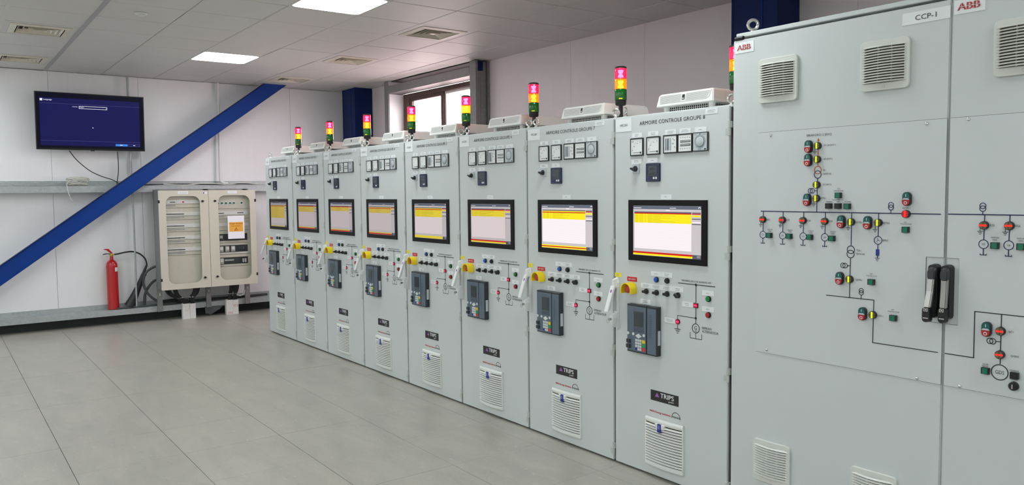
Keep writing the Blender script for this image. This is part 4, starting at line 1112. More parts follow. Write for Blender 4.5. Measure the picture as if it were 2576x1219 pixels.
    for k, x in enumerate((0.174, 0.281, 0.387, 0.494, 1.145, 1.231)):
        tx('KG%d' % (k + 1), x + 0.019, 1.4425, 0.0085, 0.016); tx('G%d' % (k + 1), x - 0.0075, 1.3705, 0.008, 0.012)
        tx('SYNCH EN', x + 0.0245, 1.398, 0.005, 0.026); tx('COURS', x + 0.028, 1.390, 0.005, 0.017)
    tx('GDS', 1.197, 0.892, 0.014, 0.030)
    for s_, x, z, wd in (('GDS', 0.549, 1.5855, 0.013), ('SYNCH EN COURS', 0.532, 1.5765, 0.046), ('BLACKSTART GDS', 0.527, 1.5375, 0.050), ('DEMARRAGE', 0.496, 1.529, 0.031), ('ARRET', 0.546, 1.529, 0.015), ('EN COURS', 0.585, 1.529, 0.027), ('KCPL', 0.842, 1.447, 0.012), ('SYNCH EN COURS', 0.827, 1.440, 0.046), ('QSTR', 0.703, 1.226, 0.012), ('SYNCH EN COURS', 0.687, 1.218, 0.046), ('QRC', 0.797, 1.085, 0.012), ('SYNCH EN COURS', 0.783, 1.077, 0.047), ('GDS EN', 1.151, 0.9185, 0.02), ('MARCHE', 1.150, 0.911, 0.021), ('DEMARRAGE', 1.244, 0.911, 0.031), ('COMMANDE', 1.246, 0.879, 0.027)): tx(s_, x, z, 0.005, wd)
    A('lettering', b.mesh('lettering', ['ink']))['kind'] = 'stuff'
    # devices on the diagram
    def twin():
        o = MB(); o.prism(rrect(-0.0165, 0.0165, -0.028, 0.028, 0.0162, 6), -0.016, 0.0)
        return o.mesh('bezel', ['black_plastic'], bevel=0.001)
    def twin_top(): 
        o = MB(); p = [(-0.0145, 0.001), (0.0145, 0.001), (0.0145, 0.012)] + [(0.0145 * math.cos(a), 0.012 + 0.0145 * math.sin(a)) for a in (0.5, 1.05, 1.57, 2.1, 2.64)] + [(-0.0145, 0.012)]
        o.prism(p, -0.019, -0.015); o.mt(1); o.rect(-0.001, 0.001, 0.009, 0.020, -0.0196); return o.mesh('start_button', ['btn_teal', 'plate_white'])
    def twin_low():
        o = MB(); p = [(0.0145, -0.004), (-0.0145, -0.004), (-0.0145, -0.012)] + [(0.0145 * math.cos(a), -0.012 + 0.0145 * math.sin(a)) for a in (PI + 0.5, PI + 1.05, PI + 1.57, PI + 2.1, PI + 2.64)] + [(0.0145, -0.012)]
        o.prism(p, -0.021, -0.015); o.mt(1); o.ring(0, -0.0155, 0.0055, 0.0022, -0.0216, 14); return o.mesh('stop_button', ['btn_red2', 'plate_white'])
    def twin_mid(): return MB().prism([(-0.014, -0.003), (0.014, -0.003), (0.009, 0.0035), (-0.009, 0.0035)], -0.0198, -0.016).mesh('lens', ['meter_grey'])
    for x, z in ((0.412, 1.777), (0.411, 1.717), (0.409, 1.540), (0.574, 1.4455), (0.693, 1.4445), (0.856, 1.544), (0.571, 1.200), (0.678, 1.057), (1.166, 1.056)):
        p = obj('twin_push_button', None, c, (x, -0.003, z))
        obj('bezel', cached('twb', twin), p); obj('start_button', cached('twt', twin_top), p); obj('stop_button', cached('twl', twin_low), p); obj('lens', cached('twm', twin_mid), p)
    def ind(vert):
        o = MB(); o.lathe((0, 0, 0), [(0, 0.0165), (0.013, 0.0158), (0.014, 0.0145)], 1, -1, 20); o.mt(1); o.disc(0, 0, 0.0138, -0.0146, 20); o.mt(3); o.rect(-0.0135, 0.0135, -0.001, 0.001, -0.0152); o.rect(-0.001, 0.001, -0.0135, 0.0135, -0.0152); o.mt(2)
        if vert: o.rect(-0.0036, 0.0036, -0.0132, 0.0132, -0.0158)
        else: o.rect(-0.0134, 0.0134, -0.0032, 0.0032, -0.0158)
        return o
    iy = lambda: ind(True).mesh('position_indicator', ['black_plastic', 'brown_disc', 'led_yellow', 'ink'], smooth=False)
    ir = lambda: ind(False).mesh('position_indicator', ['black_plastic', 'brown_disc', 'led_red', 'ink'])
    iv = lambda: ind(True).mesh('position_indicator', ['black_plastic', 'lamp_red_body', 'led_red', 'ink'])
    for x, z in ((0.4545, 1.7785), (0.4535, 1.7185), (0.4525, 1.6065), (0.452, 1.5465), (0.6175, 1.4455), (0.737, 1.4455), (0.6145, 1.199), (0.7215, 1.057)): obj('position_indicator', cached('iy', iy), c, (x, -0.003, z))
    for x, z in ((0.1745, 1.4465), (0.2805, 1.4465), (0.387, 1.4465), (0.494, 1.4455), (1.1455, 1.4455), (1.2315, 1.4465), (1.338, 1.446), (1.2125, 1.0545), (1.2125, 0.9665)): obj('position_indicator', cached('ir', ir), c, (x, -0.003, z))
    obj('position_indicator', cached('iv', iv), c, (0.852, -0.003, 1.4835))
    def sq(col): return lambda: (lambda o: (o.box(-0.0135, 0.0135, -0.014, 0, -0.012, 0.012), o.mt(1), o.box(-0.0095, 0.0095, -0.0152, -0.013, -0.0105, 0.0105), o)[-1])(MB()).mesh('square_button', ['black_plastic', col])
    for x, z in ((0.5575, 1.5595), (0.5995, 1.5125), (0.2115, 1.373), (0.3175, 1.373), (0.4225, 1.373), (0.530, 1.3715), (0.8525, 1.420), (0.7125, 1.1955), (0.809, 1.0545), (1.1855, 1.3715), (1.2725, 1.3715), (1.165, 0.8975)): obj('square_button', cached('sqg', sq('btn_green2')), c, (x, -0.003, z))
    for x, z in ((0.513, 1.513), (0.5565, 1.513), (1.264, 0.897)): obj('square_button', cached('sqb', sq('black_plastic')), c, (x, -0.003, z))
    o = MB(); o.lathe((0, 0, 0), [(0, 0.017), (0.012, 0.016), (0.014, 0.013)], 1, -1, 18); o.mt(1); o.box(-0.002, 0.002, -0.020, -0.014, -0.008, 0.008)
    obj('key_switch', o.mesh('key_switch', ['black_plastic', 'steel']), c, (1.2615, -0.003, 0.857))
    # two swing handles
    def hbase():
        o = MB(); P = rrect(0, 0.036, 1.078, 1.288, 0.015, 5); Q = rrect(-0.002, 0.038, 1.076, 1.290, 0.016, 5); o.loft((P, -0.034), (Q, 0.0)); return o.mesh('housing', ['black_plastic'], bevel=0.002)
    def hcap():
        o = MB(); P = rrect(0.004, 0.032, 1.228, 1.268, 0.012, 5); Q = rrect(-0.001, 0.037, 1.226, 1.290, 0.016, 5); o.loft((P, -0.048), (Q, -0.020)); return o.mesh('cap', ['dark_plastic'], bevel=0.003, seg=2)
    def hlev(out_):
        o = MB(); vs = []
        ys = [-0.034, -0.034 - out_ * 0.4, -0.034 - out_]; zs = [1.252, 1.185, 1.122]
        for yy, z in zip(ys, zs):
            for dx, dy in ((-0.0155, 0.004), (-0.011, -0.009), (0.011, -0.009), (0.0155, 0.004)): vs.append((0.018 + dx, yy + dy, z))
        fs = [(0, 1, 2, 3), (8, 11, 10, 9)] + [(4 * k + j, 4 * k + (j + 1) % 4, 4 * k + 4 + (j + 1) % 4, 4 * k + 4 + j) for k in range(2) for j in range(4)]
        return o.add(vs, fs).mesh('lever', ['lever_steel'], bevel=0.003, seg=2)
    def htip(out_):
        o = MB(); yy = -0.034 - out_; o.loft((rrect(0.004, 0.032, 1.066, 1.124, 0.012, 4), yy - 0.014), (rrect(0.003, 0.033, 1.064, 1.124, 0.012, 4), yy + 0.010)); o.mt(1); o.rect(0.008, 0.028, 1.080, 1.084, yy - 0.0152); o.rect(0.010, 0.026, 1.108, 1.121, yy - 0.0152); o.mt(2); o.ring(0.018, 1.1145, 0.0045, 0.0018, yy - 0.0162, 14)
        return o.mesh('tip', ['black_plastic', 'steel', 'ink'], bevel=0.0)
    for x, out_ in ((0.955, 0.034), (1.004, 0.010)):
        h_ = obj('swing_handle', None, c, (x, 0, 0))
        obj('housing', cached('hb', hbase), h_); obj('cap', cached('hc', hcap), h_); obj('lever', hlev(out_), h_); obj('tip', htip(out_), h_)
    return c
ccp()

# ================================================================== things along the back wall
# ---- television
def tv():
    r = empty('television', (-1.70, -1.495, 2.14), 'wall-mounted flat television showing a dark blue Language setup page', 'television')
    r.rotation_euler = (0, 0.055, PI / 2)   # local x runs along the wall, front faces the room
    r.rotation_euler = (0.055, 0, PI / 2)
    wd, ht = 1.166, 0.668; x0 = -wd / 2
    obj('casing', MB().box(x0, -x0, 0.0, 0.045, 0, ht).mesh('casing', ['tv_black'], bevel=0.004), r)
    b = MB(); b.frame([(x0, 0), (-x0, 0), (-x0, ht), (x0, ht)], [(x0 + 0.012, 0.022), (-x0 - 0.012, 0.022), (-x0 - 0.012, ht - 0.012), (x0 + 0.012, ht - 0.012)], -0.008, 0.004)
    obj('bezel', b.mesh('bezel', ['tv_black'], bevel=0.001), r)
    b = MB(); sw, sh = wd - 0.024, ht - 0.034
    R = lambda i, u0, u1, v0, v1, l: b.mt(i).rect(x0 + 0.012 + u0 * sw, x0 + 0.012 + u1 * sw, 0.022 + (1 - v1) * sh, 0.022 + (1 - v0) * sh, -0.001 - 0.001 * l)
    R(4, 0, 1, 0, 1, 0); R(0, 0.03, 0.965, 0.085, 0.955, 1)
    R(3, 0.03, 0.97, 0.185, 0.188, 2); R(3, 0.03, 0.97, 0.865, 0.868, 2)
    R(1, 0.035, 0.058, 0.105, 0.145, 2); b.mt(1).text('Language', x0 + 0.012 + 0.068 * sw, 0.022 + 0.858 * sh, 0.022, -0.003, 0.085)
    b.mt(1).text('Language', x0 + 0.012 + 0.325 * sw, 0.022 + 0.758 * sh, 0.013, -0.003, 0.055)
    R(1, 0.385, 0.650, 0.215, 0.222, 2); R(1, 0.385, 0.650, 0.258, 0.265, 2); R(1, 0.385, 0.389, 0.215, 0.265, 2); R(1, 0.646, 0.650, 0.215, 0.265, 2); b.mt(1).text('English', x0 + 0.012 + 0.395 * sw, 0.022 + 0.75 * sh, 0.013, -0.003, 0.042)
    R(1, 0.636, 0.642, 0.243, 0.248, 2)
    R(2, 0.722, 0.840, 0.905, 0.945, 2); R(3, 0.848, 0.962, 0.905, 0.909, 2); R(3, 0.848, 0.962, 0.941, 0.945, 2); R(3, 0.848, 0.850, 0.905, 0.945, 2); R(3, 0.960, 0.962, 0.905, 0.945, 2)
    R(1, 0.765, 0.79, 0.92, 0.93, 3); R(1, 0.895, 0.915, 0.92, 0.93, 3)
    b.mt(1).add([(x0 + 0.012 + 0.505 * sw, -0.004, 0.022 + 0.40 * sh), (x0 + 0.012 + 0.517 * sw, -0.004, 0.022 + 0.385 * sh), (x0 + 0.012 + 0.506 * sw, -0.004, 0.022 + 0.378 * sh)], [(0, 1, 2)])
    obj('screen', b.mesh('screen', ['tv_navy', 'tv_white', 'tv_blue', 'tv_line', 'tv_dark']), r)
    obj('logo_tab', MB().box(-0.02, 0.02, -0.010, 0.01, -0.010, 0.004).mesh('logo_tab', ['dark_plastic']), r)
    obj('wall_mount', MB().box(-0.2, 0.2, 0.045, 0.14, 0.2, 0.45).mesh('wall_mount', ['black_plastic']), r)
tv()
def cable(name, pts, rad, m, label, cat='cable', n=8, group=None, sp=6):
    return obj(name, MB().tube(spline(pts, sp), rad, n).mesh(name, [m], smooth=True), label=label, cat=cat, group=group)
cable('television_cable', [(-1.72, -1.74, 2.132), (-1.74, -1.66, 2.02), (-1.75, -1.53, 1.90), (-1.75, -1.40, 1.83), (-1.74, -1.28, 1.785), (-1.74, -1.18, 1.72)], 0.005, 'cable_black', 'black cable sagging from the left of the television to the girt')
cable('television_cable', [(-1.72, -1.22, 2.132), (-1.74, -1.212, 2.0), (-1.745, -1.215, 1.88), (-1.74, -1.235, 1.76), (-1.73, -1.24, 1.716)], 0.005, 'cable_black', 'thin black cable hanging straight down from the right of the television')
# coil of network cable on the girt
def coil():
    r = empty('cable_coil', (-1.775, -1.66, 1.712), 'coil of grey network cable lying on the upper girt', 'cable')
    rd = random.Random(4); pts = []; N = 9
    for k in range(N * 18 + 1):
        a = 2 * PI * k / 18; q = 0.105 + 0.022 * math.sin(a * 0.37) + rd.uniform(-0.004, 0.004)
        pts.append((0.062 * math.cos(a) * (0.9 + 0.1 * math.sin(a * 0.23)), q * math.sin(a), 0.012 + 0.085 * (0.5 + 0.5 * math.sin(a * 0.31 + 1)) + 0.018 * math.cos(a)))
    obj('windings', MB().tube(pts, 0.0045, 6).mesh('windings', ['cable_white'], smooth=True), r)
    obj('loose_end', MB().tube(spline([(0.04, -0.10, 0.05), (0.085, -0.125, 0.02), (0.092, -0.12, -0.05), (0.09, -0.095, -0.14), (0.088, -0.06, -0.20), (0.088, -0.035, -0.235)], 5), 0.0045, 6).mesh('loose_end', ['cable_white'], smooth=True), r)
coil()
cable('loose_wire', [(-1.69, -1.545, 1.52), (-1.69, -1.50, 1.508), (-1.685, -1.45, 1.512), (-1.68, -1.41, 1.535), (-1.672, -1.385, 1.545)], 0.0035, 'cable_white', 'short loose white wire end poking out above the blue brace', 'wire')
# crumpled clear plastic on the girt
def film():
    n, m = 60, 10; vs = []; fs = []
    for i in range(n + 1):
        for j in range(m + 1):
            u = i / n; v = j / m
            bump_ = 0.5 + 0.28 * math.sin(9 * u + 3 * v) + 0.22 * math.sin(23 * u - 5 * v) + 0.15 * math.sin(41 * u + 11 * v)
            env = max(0.0, math.sin(u * PI)) ** 0.3 * (0.45 + 0.55 * abs(math.sin(2.6 * u * PI)))
            vs.append((-0.14 + 0.125 * v, 0.72 * u, 0.004 + 0.062 * env * math.sin(v * PI) * max(0.1, bump_)))
    for i in range(n):
        for j in range(m): fs.append((i * (m + 1) + j, (i + 1) * (m + 1) + j, (i + 1) * (m + 1) + j + 1, i * (m + 1) + j + 1))
    return MB().add(vs, fs).mesh('plastic_film', ['plastic_film'], smooth=True)
obj('plastic_wrap', film(), None, (-1.715, -2.52, 1.712), label='crumpled clear plastic wrap lying on the upper girt at left', cat='plastic')
# wall conduits
cable('wall_conduit', [(-1.80, -1.06, 1.714), (-1.80, -1.06, 2.3), (-1.80, -1.06, 3.07)], 0.014, 'galvanised', 'grey steel conduit rising behind the television to the ceiling', 'pipe', 10)
cable('wall_conduit', [(-1.715, -1.075, 0.188), (-1.715, -1.07, 0.9), (-1.715, -1.07, 1.635)], 0.011, 'galvanised', 'thin steel conduit between the two girts beside the fire extinguisher', 'pipe', 10)
cable('wall_conduit', [(-1.82, 0.045, 3.07), (-1.82, 0.04, 2.4), (-1.815, 0.035, 1.85), (-1.80, 0.04, 1.775), (-1.78, 0.075, 1.745), (-1.78, 0.12, 1.74)], 0.018, 'pvc_white', 'white plastic conduit with an elbow above the distribution boards', 'pipe', 10)
cable('wall_cable', [(-1.74, -0.70, 1.735), (-1.735, -0.45, 1.72), (-1.735, -0.2, 1.745), (-1.735, 0.1, 1.73), (-1.735, 0.3, 1.752), (-1.735, 0.55, 1.728), (-1.735, 0.9, 1.735)], 0.006, 'cable_white', 'white cable waving along the girt above the distribution boards')
cable('wall_cable', [(-1.755, -0.95, 1.725), (-1.75, -0.5, 1.735), (-1.75, -0.1, 1.727), (-1.75, 0.3, 1.735), (-1.75, 0.9, 1.72)], 0.006, 'cable_black', 'black cable running along the girt above the distribution boards')

# ---- fire extinguisher
def extinguisher():
    r = empty('fire_extinguisher', (-1.785, -1.325, 0.190), 'red CO2 fire extinguisher with black horn standing on the lower girt', 'extinguisher')
    obj('cylinder', MB().lathe((0, 0, 0), [(0, 0.060), (0.006, 0.066), (0.54, 0.066), (0.565, 0.062), (0.59, 0.050), (0.605, 0.034), (0.615, 0.022), (0.655, 0.018)], 2, 1, 28).mesh('cylinder', ['ext_red'], smooth=True), r)
    obj('valve', MB().lathe((0, 0, 0.655), [(0, 0.016), (0.012, 0.020), (0.028, 0.018), (0.036, 0.012)], 2, 1, 14).lathe((0, 0, 0.678), [(0, 0.009), (0.035, 0.008)], 1, 1, 10).mesh('valve', ['brass'], smooth=True), r)
    b = MB(); b.add([(-0.011, -0.005, 0.690), (0.011, -0.005, 0.690), (0.011, -0.055, 0.735), (-0.011, -0.055, 0.735), (-0.011, 0.016, 0.695), (0.011, 0.016, 0.695), (0.011, -0.030, 0.750), (-0.011, -0.030, 0.750)], [(0, 1, 2, 3), (4, 7, 6, 5), (0, 4, 5, 1), (2, 6, 7, 3), (0, 3, 7, 4), (1, 5, 6, 2)])
    b.add([(-0.010, -0.055, 0.735), (0.010, -0.055, 0.735), (0.010, -0.085, 0.745), (-0.010, -0.085, 0.745), (-0.010, -0.030, 0.750), (0.010, -0.030, 0.750), (0.010, -0.083, 0.752), (-0.010, -0.083, 0.752)], [(0, 1, 2, 3), (4, 7, 6, 5), (0, 4, 5, 1), (2, 6, 7, 3), (0, 3, 7, 4), (1, 5, 6, 2)])
    obj('squeeze_lever', b.mesh('squeeze_lever', ['ext_red'], bevel=0.002), r)
    obj('carry_handle', MB().tube(spline([(0, -0.005, 0.684), (0, -0.05, 0.690), (0, -0.095, 0.683)], 4), 0.006, 8).mesh('carry_handle', ['rubber'], smooth=True), r)
    obj('safety_pin', MB().tube([(0.012, -0.045 + 0.018 * math.cos(2 * PI * k / 14), 0.672 + 0.018 * math.sin(2 * PI * k / 14)) for k in range(14)], 0.0014, 5, True).mesh('safety_pin', ['steel']), r)
    obj('label_sticker', MB().add([(0.0665 * math.cos(a), 0.0665 * math.sin(a), z) for z in (0.47, 0.52) for a in (0.35, 0.55, 0.75, 0.95, 1.15)], [(k, k + 1, k + 6, k + 5) for k in range(4)]).mesh('label_sticker', ['plate_white']), r)
    obj('hose', MB().tube(spline([(0, 0.03, 0.678), (0.0, 0.07, 0.682), (0.0, 0.17, 0.70), (0.0, 0.25, 0.70), (0.0, 0.33, 0.665), (0.0, 0.385, 0.60), (0.0, 0.40, 0.53), (0.005, 0.395, 0.50)], 6), 0.0095, 10).mesh('hose', ['rubber'], smooth=True), r)
    # horn: round grip widening into a flared funnel
    P = [Vector((0.005, 0.397, 0.52)), Vector((0.01, 0.355, 0.42)), Vector((0.015, 0.345, 0.40)), Vector((0.02, 0.30, 0.28)), Vector((0.028, 0.225, 0.12)), Vector((0.034, 0.180, 0.034)), Vector((0.034, 0.172, 0.020))]
    obj('horn', MB().tube(P, [0.013, 0.018, 0.022, 0.034, 0.050, 0.062, 0.062], 16).mesh('horn', ['horn_black'], smooth=True), r)
    obj('horn_knob', MB().lathe((0.012, 0.368, 0.40), [(0, 0.01), (0.02, 0.012)], 1, 1, 10).mesh('horn_knob', ['rubber']), r)
extinguisher()
cable('floor_hose', [(-1.72, -1.30, 0.20), (-1.712, -1.1, 0.202), (-1.715, -0.9, 0.205), (-1.72, -0.6, 0.203)], 0.011, 'rubber_grey', 'grey hose lying on the lower girt in front of the extinguisher', 'hose')
cable('black_hose', [(-1.71, -0.78, 0.70), (-1.72, -0.86, 0.685), (-1.73, -0.95, 0.62), (-1.735, -0.985, 0.50), (-1.73, -0.95, 0.38), (-1.72, -0.88, 0.29), (-1.71, -0.78, 0.225)], 0.015, 'rubber_grey', 'upper dark hose looping out beside the distribution board', 'hose', 10)
cable('black_hose', [(-1.76, -0.78, 0.53), (-1.765, -0.85, 0.505), (-1.77, -0.92, 0.43), (-1.77, -0.965, 0.33), (-1.765, -0.97, 0.20)], 0.015, 'rubber_grey', 'lower dark hose bending down behind the other hose', 'hose', 10)

# ---- distribution boards on a galvanised frame
def boards():
    f = empty('mounting_frame', (-1.69, -0.25, 0.12), 'galvanised strut frame that carries the two distribution boards', 'frame')
    for y, nm in ((-0.84, 'a'), (-0.24, 'b'), (0.27, 'c')):
        b = MB(); b.box(-0.005, 0.03, y + 0.25, y + 0.31, 0.0, 1.545); b.mt(1); b.box(0.0295, 0.031, y + 0.272, y + 0.288, 0.20, 0.235); b.lathe((0.03, y + 0.28, 0.05), [(0, 0.008), (0.006, 0.007)], 0, 1, 8)
        obj('upright', b.mesh('upright', ['galvanised_dark', 'steel']), f)
    obj('cross_rail', MB().box(0.002, 0.03, -0.56, 0.60, 1.50, 1.55).mesh('cross_rail', ['galvanised_dark']), f)
    def board(y0, y1, label, right):
        z0, z1 = 0.413, 1.650; wd = y1 - y0
        r = empty('distribution_board', (-1.42, y0, z0), label, 'electrical panel'); r.rotation_euler = (0, 0, PI / 2)
        # local frame: x along the wall, y into the wall, z up
        h = z1 - z0
        b = MB(); b.box(0.004, wd - 0.004, 0.225, 0.232, 0, h); b.box(0.004, 0.010, 0.02, 0.225, 0, h); b.box(wd - 0.010, wd - 0.004, 0.02, 0.225, 0, h); b.box(0.010, wd - 0.010, 0.02, 0.225, 0, 0.006); b.box(0.010, wd - 0.010, 0.02, 0.225, h - 0.006, h)
        obj('body', b.mesh('body', ['beige_metal']), r)
        if not right: obj('side_plate', MB().box(0.000, 0.0038, 0.02, 0.232, 0, h + 0.01).mesh('side_plate', ['galvanised_dark']), r)
        wx0, wx1, wz0, wz1 = (0.085, 0.492, 0.070, 1.166) if not right else (0.118, 0.524, 0.073, 1.170)
        o = []
        # door ring: outer rectangle matched point by point to the rounded window
        inn = rrect(wx0, wx1, wz0, wz1, 0.085, 6)
        for p in inn:
            cx = 0.0 if p[0] < (wx0 + wx1) / 2 else wd; cz = 0.0 if p[1] < (wz0 + wz1) / 2 else h
            o.append((cx, cz))
        k = 7
        # spread outer points so each corner fan stays planar
        b = MB(); b.frame(o, inn, 0.0, 0.018)
        dr = obj('door', b.mesh('door', ['beige_metal'], bevel=0.0), r)
        obj('pane', MB().prism(rrect(wx0 - 0.004, wx1 + 0.004, wz0 - 0.004, wz1 + 0.004, 0.088, 6), 0.010, 0.013).mesh('pane', ['glass']), dr)
        for z in (1.10, 0.128):
            b = MB(); lx = (wd - 0.072) if not right else 0.078
            b.lathe((lx, 0.0, z), [(0, 0.014), (0.006, 0.013), (0.010, 0.010)], 1, -1, 14); b.prism([(lx - 0.022, z), (lx, z - 0.009), (lx + 0.022, z), (lx, z + 0.009)], -0.016, -0.006)
            obj('lock', b.mesh('lock', ['black_plastic']), dr)
            hx = 0.004 if not right else wd - 0.004
            obj('hinge', MB().box(hx - 0.010, hx + 0.010, -0.006, 0.012, z - 0.018, z + 0.018).mesh('hinge', ['black_plastic'], bevel=0.002), dr)
        obj('label_plate', (lambda q: (q.box(0, 0.12, -0.002, 0, 0, 0.034), q.mt(1), q.bars(0.01, 0.11, 0.008, 0.026, 1 if right else 2, -0.003, 4), q)[-1])(MB()).mesh('label_plate', ['plate_white', 'ink_grey']), dr, ((0.232, 0, 1.193) if not right else (0.240, 0, 1.196)))
        if not right: obj('small_sticker', (lambda q: (q.box(0, 0.055, -0.001, 0, 0, 0.026), q.mt(1), q.rect(0.004, 0.02, 0.006, 0.02, -0.002), q)[-1])(MB()).mesh('small_sticker', ['plate_white', 'ink']), dr, (0.530, 0, 1.190))
        # inner front plates with device rows
        yi = 0.055
        rows = [(1.094, 'w'), (0.945, 'w'), (0.795, 'w'), (0.645, 'w'), (0.497, 'w')] if not right else [(1.07, 'lamp'), (0.94, 'w'), (0.79, 'blank'), (0.625, 'dark'), (0.475, 'dark'), (0.318, 'dark')]
        edges = [h - 0.01] + [z - 0.075 for z, _ in rows] + [0.006]
        for a, c_ in zip(edges, edges[1:]):
            obj('cover_plate', MB().box(0.012, wd - 0.012, yi, yi + 0.003, c_ + 0.002, a - 0.002).mesh('cover_plate', ['beige_inner'], bevel=0.0008), r)
        for k, (z, kind) in enumerate(rows):
            if kind == 'w':
                x0, x1 = (0.075, 0.515) if not right else (0.09, 0.515)
                b = MB(); b.box(x0, x1, yi - 0.010, yi, z - 0.023, z + 0.023); b.mt(1); e1 = x0 + (0.23 if k else 0.13) if not right else x0 + 0.11
                b.box(x0 + 0.015 if k else x0 + 0.07, e1, yi - 0.016, yi - 0.009, z - 0.006, z + 0.003)
                if right: b.box(0.37, 0.45, yi - 0.016, yi - 0.009, z - 0.003, z + 0.006)
                obj('breaker_row', b.mesh('breaker_row', ['breaker_white', 'ink']), r)
                b = MB(); b.box(x0 + 0.01, e1 + 0.005, yi - 0.004, yi, z - 0.055, z - 0.034); b.mt(1); b.bars(x0 + 0.015, e1, z - 0.052, z - 0.037, 1, yi - 0.005, k); obj('label_strip', b.mesh('label_strip', ['breaker_grey', 'ink_grey']), r)
                if k == 0 and not right:
                    b = MB(); b.box(0.225, 0.262, yi - 0.014, yi - 0.009, z - 0.02, z + 0.02); b.mt(1); b.rect(0.290, 0.312, z - 0.010, z + 0.006, yi - 0.011); obj('breaker', b.mesh('breaker', ['breaker_white', 'red_label']), r)
            elif kind == 'lamp':
                for x in (0.180, 0.232, 0.283, 0.333, 0.432):
                    b = MB(); b.box(x - 0.018, x + 0.018, yi - 0.003, yi, z - 0.022, z + 0.022); b.mt(1); b.lathe((x, yi - 0.003, z), [(0, 0.013), (0.01, 0.012)], 1, -1, 14); obj('pilot_lamp', b.mesh('pilot_lamp', ['plate_white', 'btn_green2']), r)
                b = MB(); x = 0.128; b.box(x - 0.018, x + 0.018, yi - 0.003, yi, z - 0.022, z + 0.022); b.mt(1); b.lathe((x, yi - 0.003, z - 0.004), [(0, 0.013), (0.018, 0.009)], 1, -1, 12); obj('selector_switch', b.mesh('selector_switch', ['plate_white', 'black_plastic']), r)
            elif kind == 'blank':
                obj('breaker_row', MB().box(0.09, 0.515, yi - 0.006, yi, z - 0.02, z + 0.02).mesh('breaker_row', ['breaker_white']), r)
            else:
                obj('cutout', MB().box(0.105, 0.495, yi - 0.003, yi, z - 0.045, z + 0.045).mesh('cutout', ['dark_plastic']), r)
                xs_ = {3: (0.15,), 4: (0.15, 0.225, 0.30), 5: (0.15,)}[k]
                for x in xs_:
                    b = MB(); b.box(x - 0.026, x + 0.026, yi - 0.022, yi - 0.003, z - 0.038, z + 0.036); b.mt(1); b.box(x - 0.020, x + 0.020, yi - 0.028, yi - 0.021, z - 0.014, z + 0.028)
                    obj('contactor', b.mesh('contactor', ['dark_plastic', 'breaker_grey'] if k == 3 else ['breaker_grey', 'breaker_white'], bevel=0.002), r)
                if k == 4:
                    for x in (0.38, 0.408, 0.436): obj('relay', MB().box(x - 0.010, x + 0.010, yi - 0.014, yi - 0.003, z - 0.012, z + 0.024).mesh('relay', ['relay_line'], bevel=0.001), r)
                if k == 5:
                    b = MB(); b.box(0.19, 0.31, yi - 0.010, yi - 0.003, z - 0.002, z + 0.018); obj('terminal_strip', b.mesh('terminal_strip', ['breaker_grey']), r)
                    for x in (0.43, 0.46): obj('relay', MB().box(x - 0.010, x + 0.010, yi - 0.014, yi - 0.003, z - 0.03, z + 0.02).mesh('relay', ['breaker_grey'], bevel=0.001), r)
                if k in (3, 4): obj('label_strip', MB().box(0.11, 0.20 if k == 3 else 0.50, yi - 0.004, yi, z - 0.066, z - 0.052).mesh('label_strip', ['breaker_white']), r)
        return r
    board(-0.840, -0.243, 'beige distribution board with five breaker rows, left of the pair', False)
    board(-0.239, 0.360, 'beige distribution board with green pilot lamps and orange danger notice', True)
    # danger notice taped on the right board's door
    b = MB(); b.box(-0.0015, 0.0, 0.0, 0.213, 0.0, 0.298)
    n = empty('danger_notice', (-1.4215 + 0.003, -0.010, 1.018), 'white paper with orange danger warning taped to the right distribution board', 'notice'); n.rotation_euler = (0, 0, PI / 2)
    obj('sheet', MB().box(0, 0.213, -0.001, 0.0, 0, 0.298).mesh('sheet', ['paper']), n)
    b = MB(); b.rect(0.018, 0.196, 0.093, 0.216, -0.002); b.mt(1); b.text('Danger Armoire', 0.024, 0.184, 0.024, -0.003, 0.166); b.text('sous tension', 0.046, 0.160, 0.013, -0.003, 0.118)
    b.add([(0.083, -0.003, 0.107), (0.131, -0.003, 0.107), (0.107, -0.003, 0.148)], [(0, 1, 2)]); b.mt(0); b.add([(0.090, -0.004, 0.111), (0.124, -0.004, 0.111), (0.107, -0.004, 0.140)], [(0, 1, 2)]); b.mt(1); b.add([(0.107, -0.005, 0.134), (0.101, -0.005, 0.123), (0.107, -0.005, 0.124)], [(0, 1, 2)]); b.add([(0.113, -0.005, 0.125), (0.106, -0.005, 0.113), (0.107, -0.005, 0.125)], [(0, 1, 2)])
    obj('warning_print', b.mesh('warning_print', ['paper_orange', 'paper_brown']), n)
boards()

